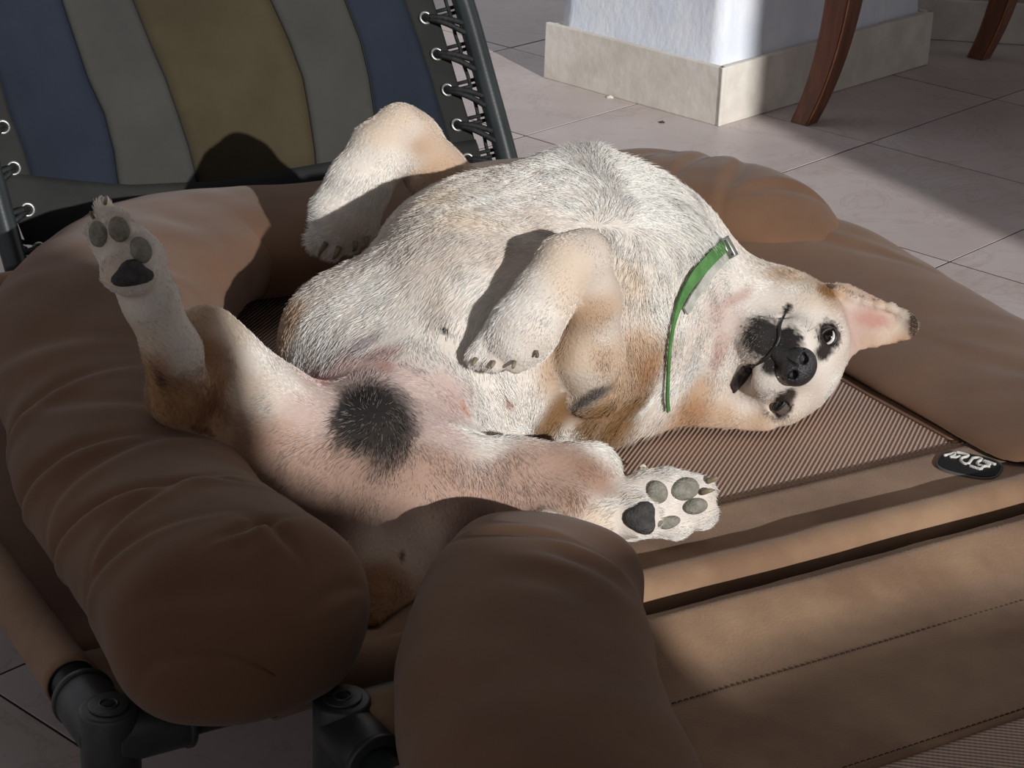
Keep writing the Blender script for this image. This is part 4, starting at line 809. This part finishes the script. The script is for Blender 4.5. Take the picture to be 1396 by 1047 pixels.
def tl(x0, y0, x1, y1, t): return x0+(x1-x0)*t, y0+(y1-y0)*t
# side tubes (right one in view)
rt = [SP(565, -160, .01), SP(597, -75, .01), SP(628, 5, .01), SP(660, 118, .01), SP(688, 222, .01), SP(712, 320, .01)]
mesh('frame_tube', *tube(spline(rt, 40), .0155, 20), M['blacktube'], ch)
lt = [SP(-175, -160, .01), SP(-110, 0, .01), SP(-60, 110, .01), SP(-22, 215, .01), SP(2, 300, .01), SP(22, 372, .01)]
mesh('frame_tube', *tube(spline(lt, 40), .0155, 20), M['blacktube'], ch)
mesh('cross_tube', *tube([rt[-1], lt[-1]], .0145, 18), M['blacktube'], ch)
fr, fl = SP(628, 5, .01), SP(-110, 0, .01)
for nm, top_, dx, dy in (('leg', rt[0], .02, .22), ('leg', lt[0], -.02, .22), ('leg', rt[-1], .0, -.0), ('leg', lt[-1], .0, .0)):
    mesh(nm, *tube([top_, np.array([top_[0]+dx, top_[1]+dy, .014])], .0135, 16), M['blacktube'], ch)
# eyelets and doubled elastic cords
rivR = [(590, 22), (606, 71), (620, 120), (633, 168), (646, 217)]; rivR = [(582, 23), (597, 73), (611, 122), (624, 170), (637, 218)]
rivL = [(5, 172), (20, 228), (40, 284), (56, 338)]
def tubeat(P, y): return np.array([np.interp(y, [p[1] for p in P], [p[0] for p in P]), y])
TR = [(565, -160), (597, -75), (628, 5), (660, 118), (688, 222), (712, 320)]; TL = [(-175, -160), (-110, 0), (-60, 110), (-22, 215), (2, 300), (22, 372)]
for riv, TP, sg in ((rivR, TR, 1), (rivL, TL, -1)):
    for (x, y) in riv:
        e = mesh('eyelet', *join([torus(sheet(x, y)+PN*.0028, PN, .0078, .0022, 24, 8)]), M['steel'], ch, label='silver eyelet')
        mesh('eyelet_hole', *cyl(sheet(x, y)+PN*.0012, sheet(x, y)+PN*.0026, .0062, 16, .0003), M['black'], e)
        for k in (0, 1):
            q = tubeat(TP, y+(26 if k else 12)*(1 if sg > 0 else .9)); ex = sheet(x+2*sg*k, y+3*k)+PN*.002
            tt = SP(q[0]-sg*9, q[1], .013); m1 = ex*.6+tt*.4+PN*.012; t2 = SP(q[0]+sg*14, q[1]+6, -.006); t3 = SP(q[0]-sg*10, q[1]+12, -.016)
            mesh('elastic_cord', *tube(spline([ex-PN*.008, ex+PN*.006, m1, tt, tt+PN*.003], 14), .0041, 8), M['cord'], ch)
    # lacing rod and clips just inside the tube
    P = [SP(tubeat(TP, y)[0]-sg*(16), y, -.006) for y in range(-60, 260, 8)]; mesh('lacing_cord', *tube([p+PN*.0015*math.sin(i*1.3) for i, p in enumerate(P)], .0026, 8), M['cord'], ch)
    for (x, y) in riv:
        q = tubeat(TP, y-10); 
        for k in (-4, 4): mesh('clip_cord', *tube([sheet(x+sg*16, y-6+k)-PN*.006, SP(q[0]-sg*4, y-12+k, -.004)], .0028, 8), M['cord'], ch)

# ------------------------------------------------------------------ wooden table whose curved legs stand by the column
L1, L2 = Z(1096, 166, 0), Z(1334, 78, 0); td_ = nrm(L2-L1); tn = np.array([td_[1], -td_[0], 0])
tb = empty('wooden_table', (L1+L2)/2, 'varnished brown wooden table with curved legs standing by the white column', 'table')
def saber(foot, out, wd_, zt=.74):
    """square-section leg, curved like a sabre, worn pale line on its front arris"""
    pts = []; zs = np.linspace(0, zt, 26)
    for z in zs:
        pts.append(foot + up*z + out*(-.0)*z)
    return pts
def leg(foot, lean, w0, w1, curve):
    side = nrm(np.array([td_[0], td_[1], 0])); fwd = tn; V, F = [], []; E = []
    n = 24
    for i in range(n+1):
        z = .73*i/n; u = z/.73; off = lean*(1.0-(1-u)**5); w = w0+(w1-w0)*min(1, u*2.2); w = w*.5; c = foot+up*z+curve*off
        cs = [c-side*w-fwd*w, c+side*w-fwd*w, c+side*w+fwd*w, c-side*w+fwd*w]; b = .12
        for k in range(4):
            for (f_) in (b, 1-b): V.append(cs[k]*(1-f_)+cs[(k+1) % 4]*f_)
        E.append(c+fwd*w*.93-side*w*.93)
    m = 8
    for i in range(n):
        for k in range(m): F.append((i*m+k, i*m+(k+1) % m, (i+1)*m+(k+1) % m, (i+1)*m+k))
    F.append(tuple(range(m-1, -1, -1))); F.append(tuple(n*m+k for k in range(m))); return V, F, E
wdt = .62; RTf = nrm(RT*np.array([1, 1, 0]))
for foot, cv in ((L1, RTf), (L2, RTf), (L1+tn*wdt, -RTf*.2), (L2+tn*wdt, -RTf*.2)):
    V, F, E = leg(foot, .062, .040, .062, cv); lg = mesh('leg', V, F, M['wood'], tb, smooth=False)
    mesh('worn_edge', *tube([e for e in E], .0018, 6), M['woodedge'], lg, label='worn pale edge')
c0 = L1+RTf*.06-td_*.06-tn*.06
mesh('apron', *box(c0+up*.64+td_*.03+tn*.03, td_*.74, tn*.025, up*.09, .002), M['wood'], tb, smooth=False)
mesh('tabletop', *box(c0+up*.73, td_*(np.linalg.norm(L2-L1)+.14), tn*(wdt+.12), up*.028, .005), M['wood'], tb, smooth=False)
# litter on the floor
for x, y, s_ in ((827, 133, .008), (899, 167, .006), (872, 636, .004)):
    p = Z(x, y, .001 if y < 200 else .206); V, F = tube([p, p+np.array([s_, s_*.3, .001]), p+np.array([s_*1.6, -s_*.1, 0])], [s_*.35, s_*.45, s_*.2], 7)
    o = mesh('crumb' if y != 167 else 'twig', V, F, M['crumb'] if y != 167 else M['thread'])
    tag(o, {133: 'pale crumb at the foot of the column plinth', 167: 'dark dried twig on the tiles before the column', 636: 'tiny pale crumb on the woven mesh near the dog\'s paw'}[y], 'crumb' if y != 167 else 'twig')
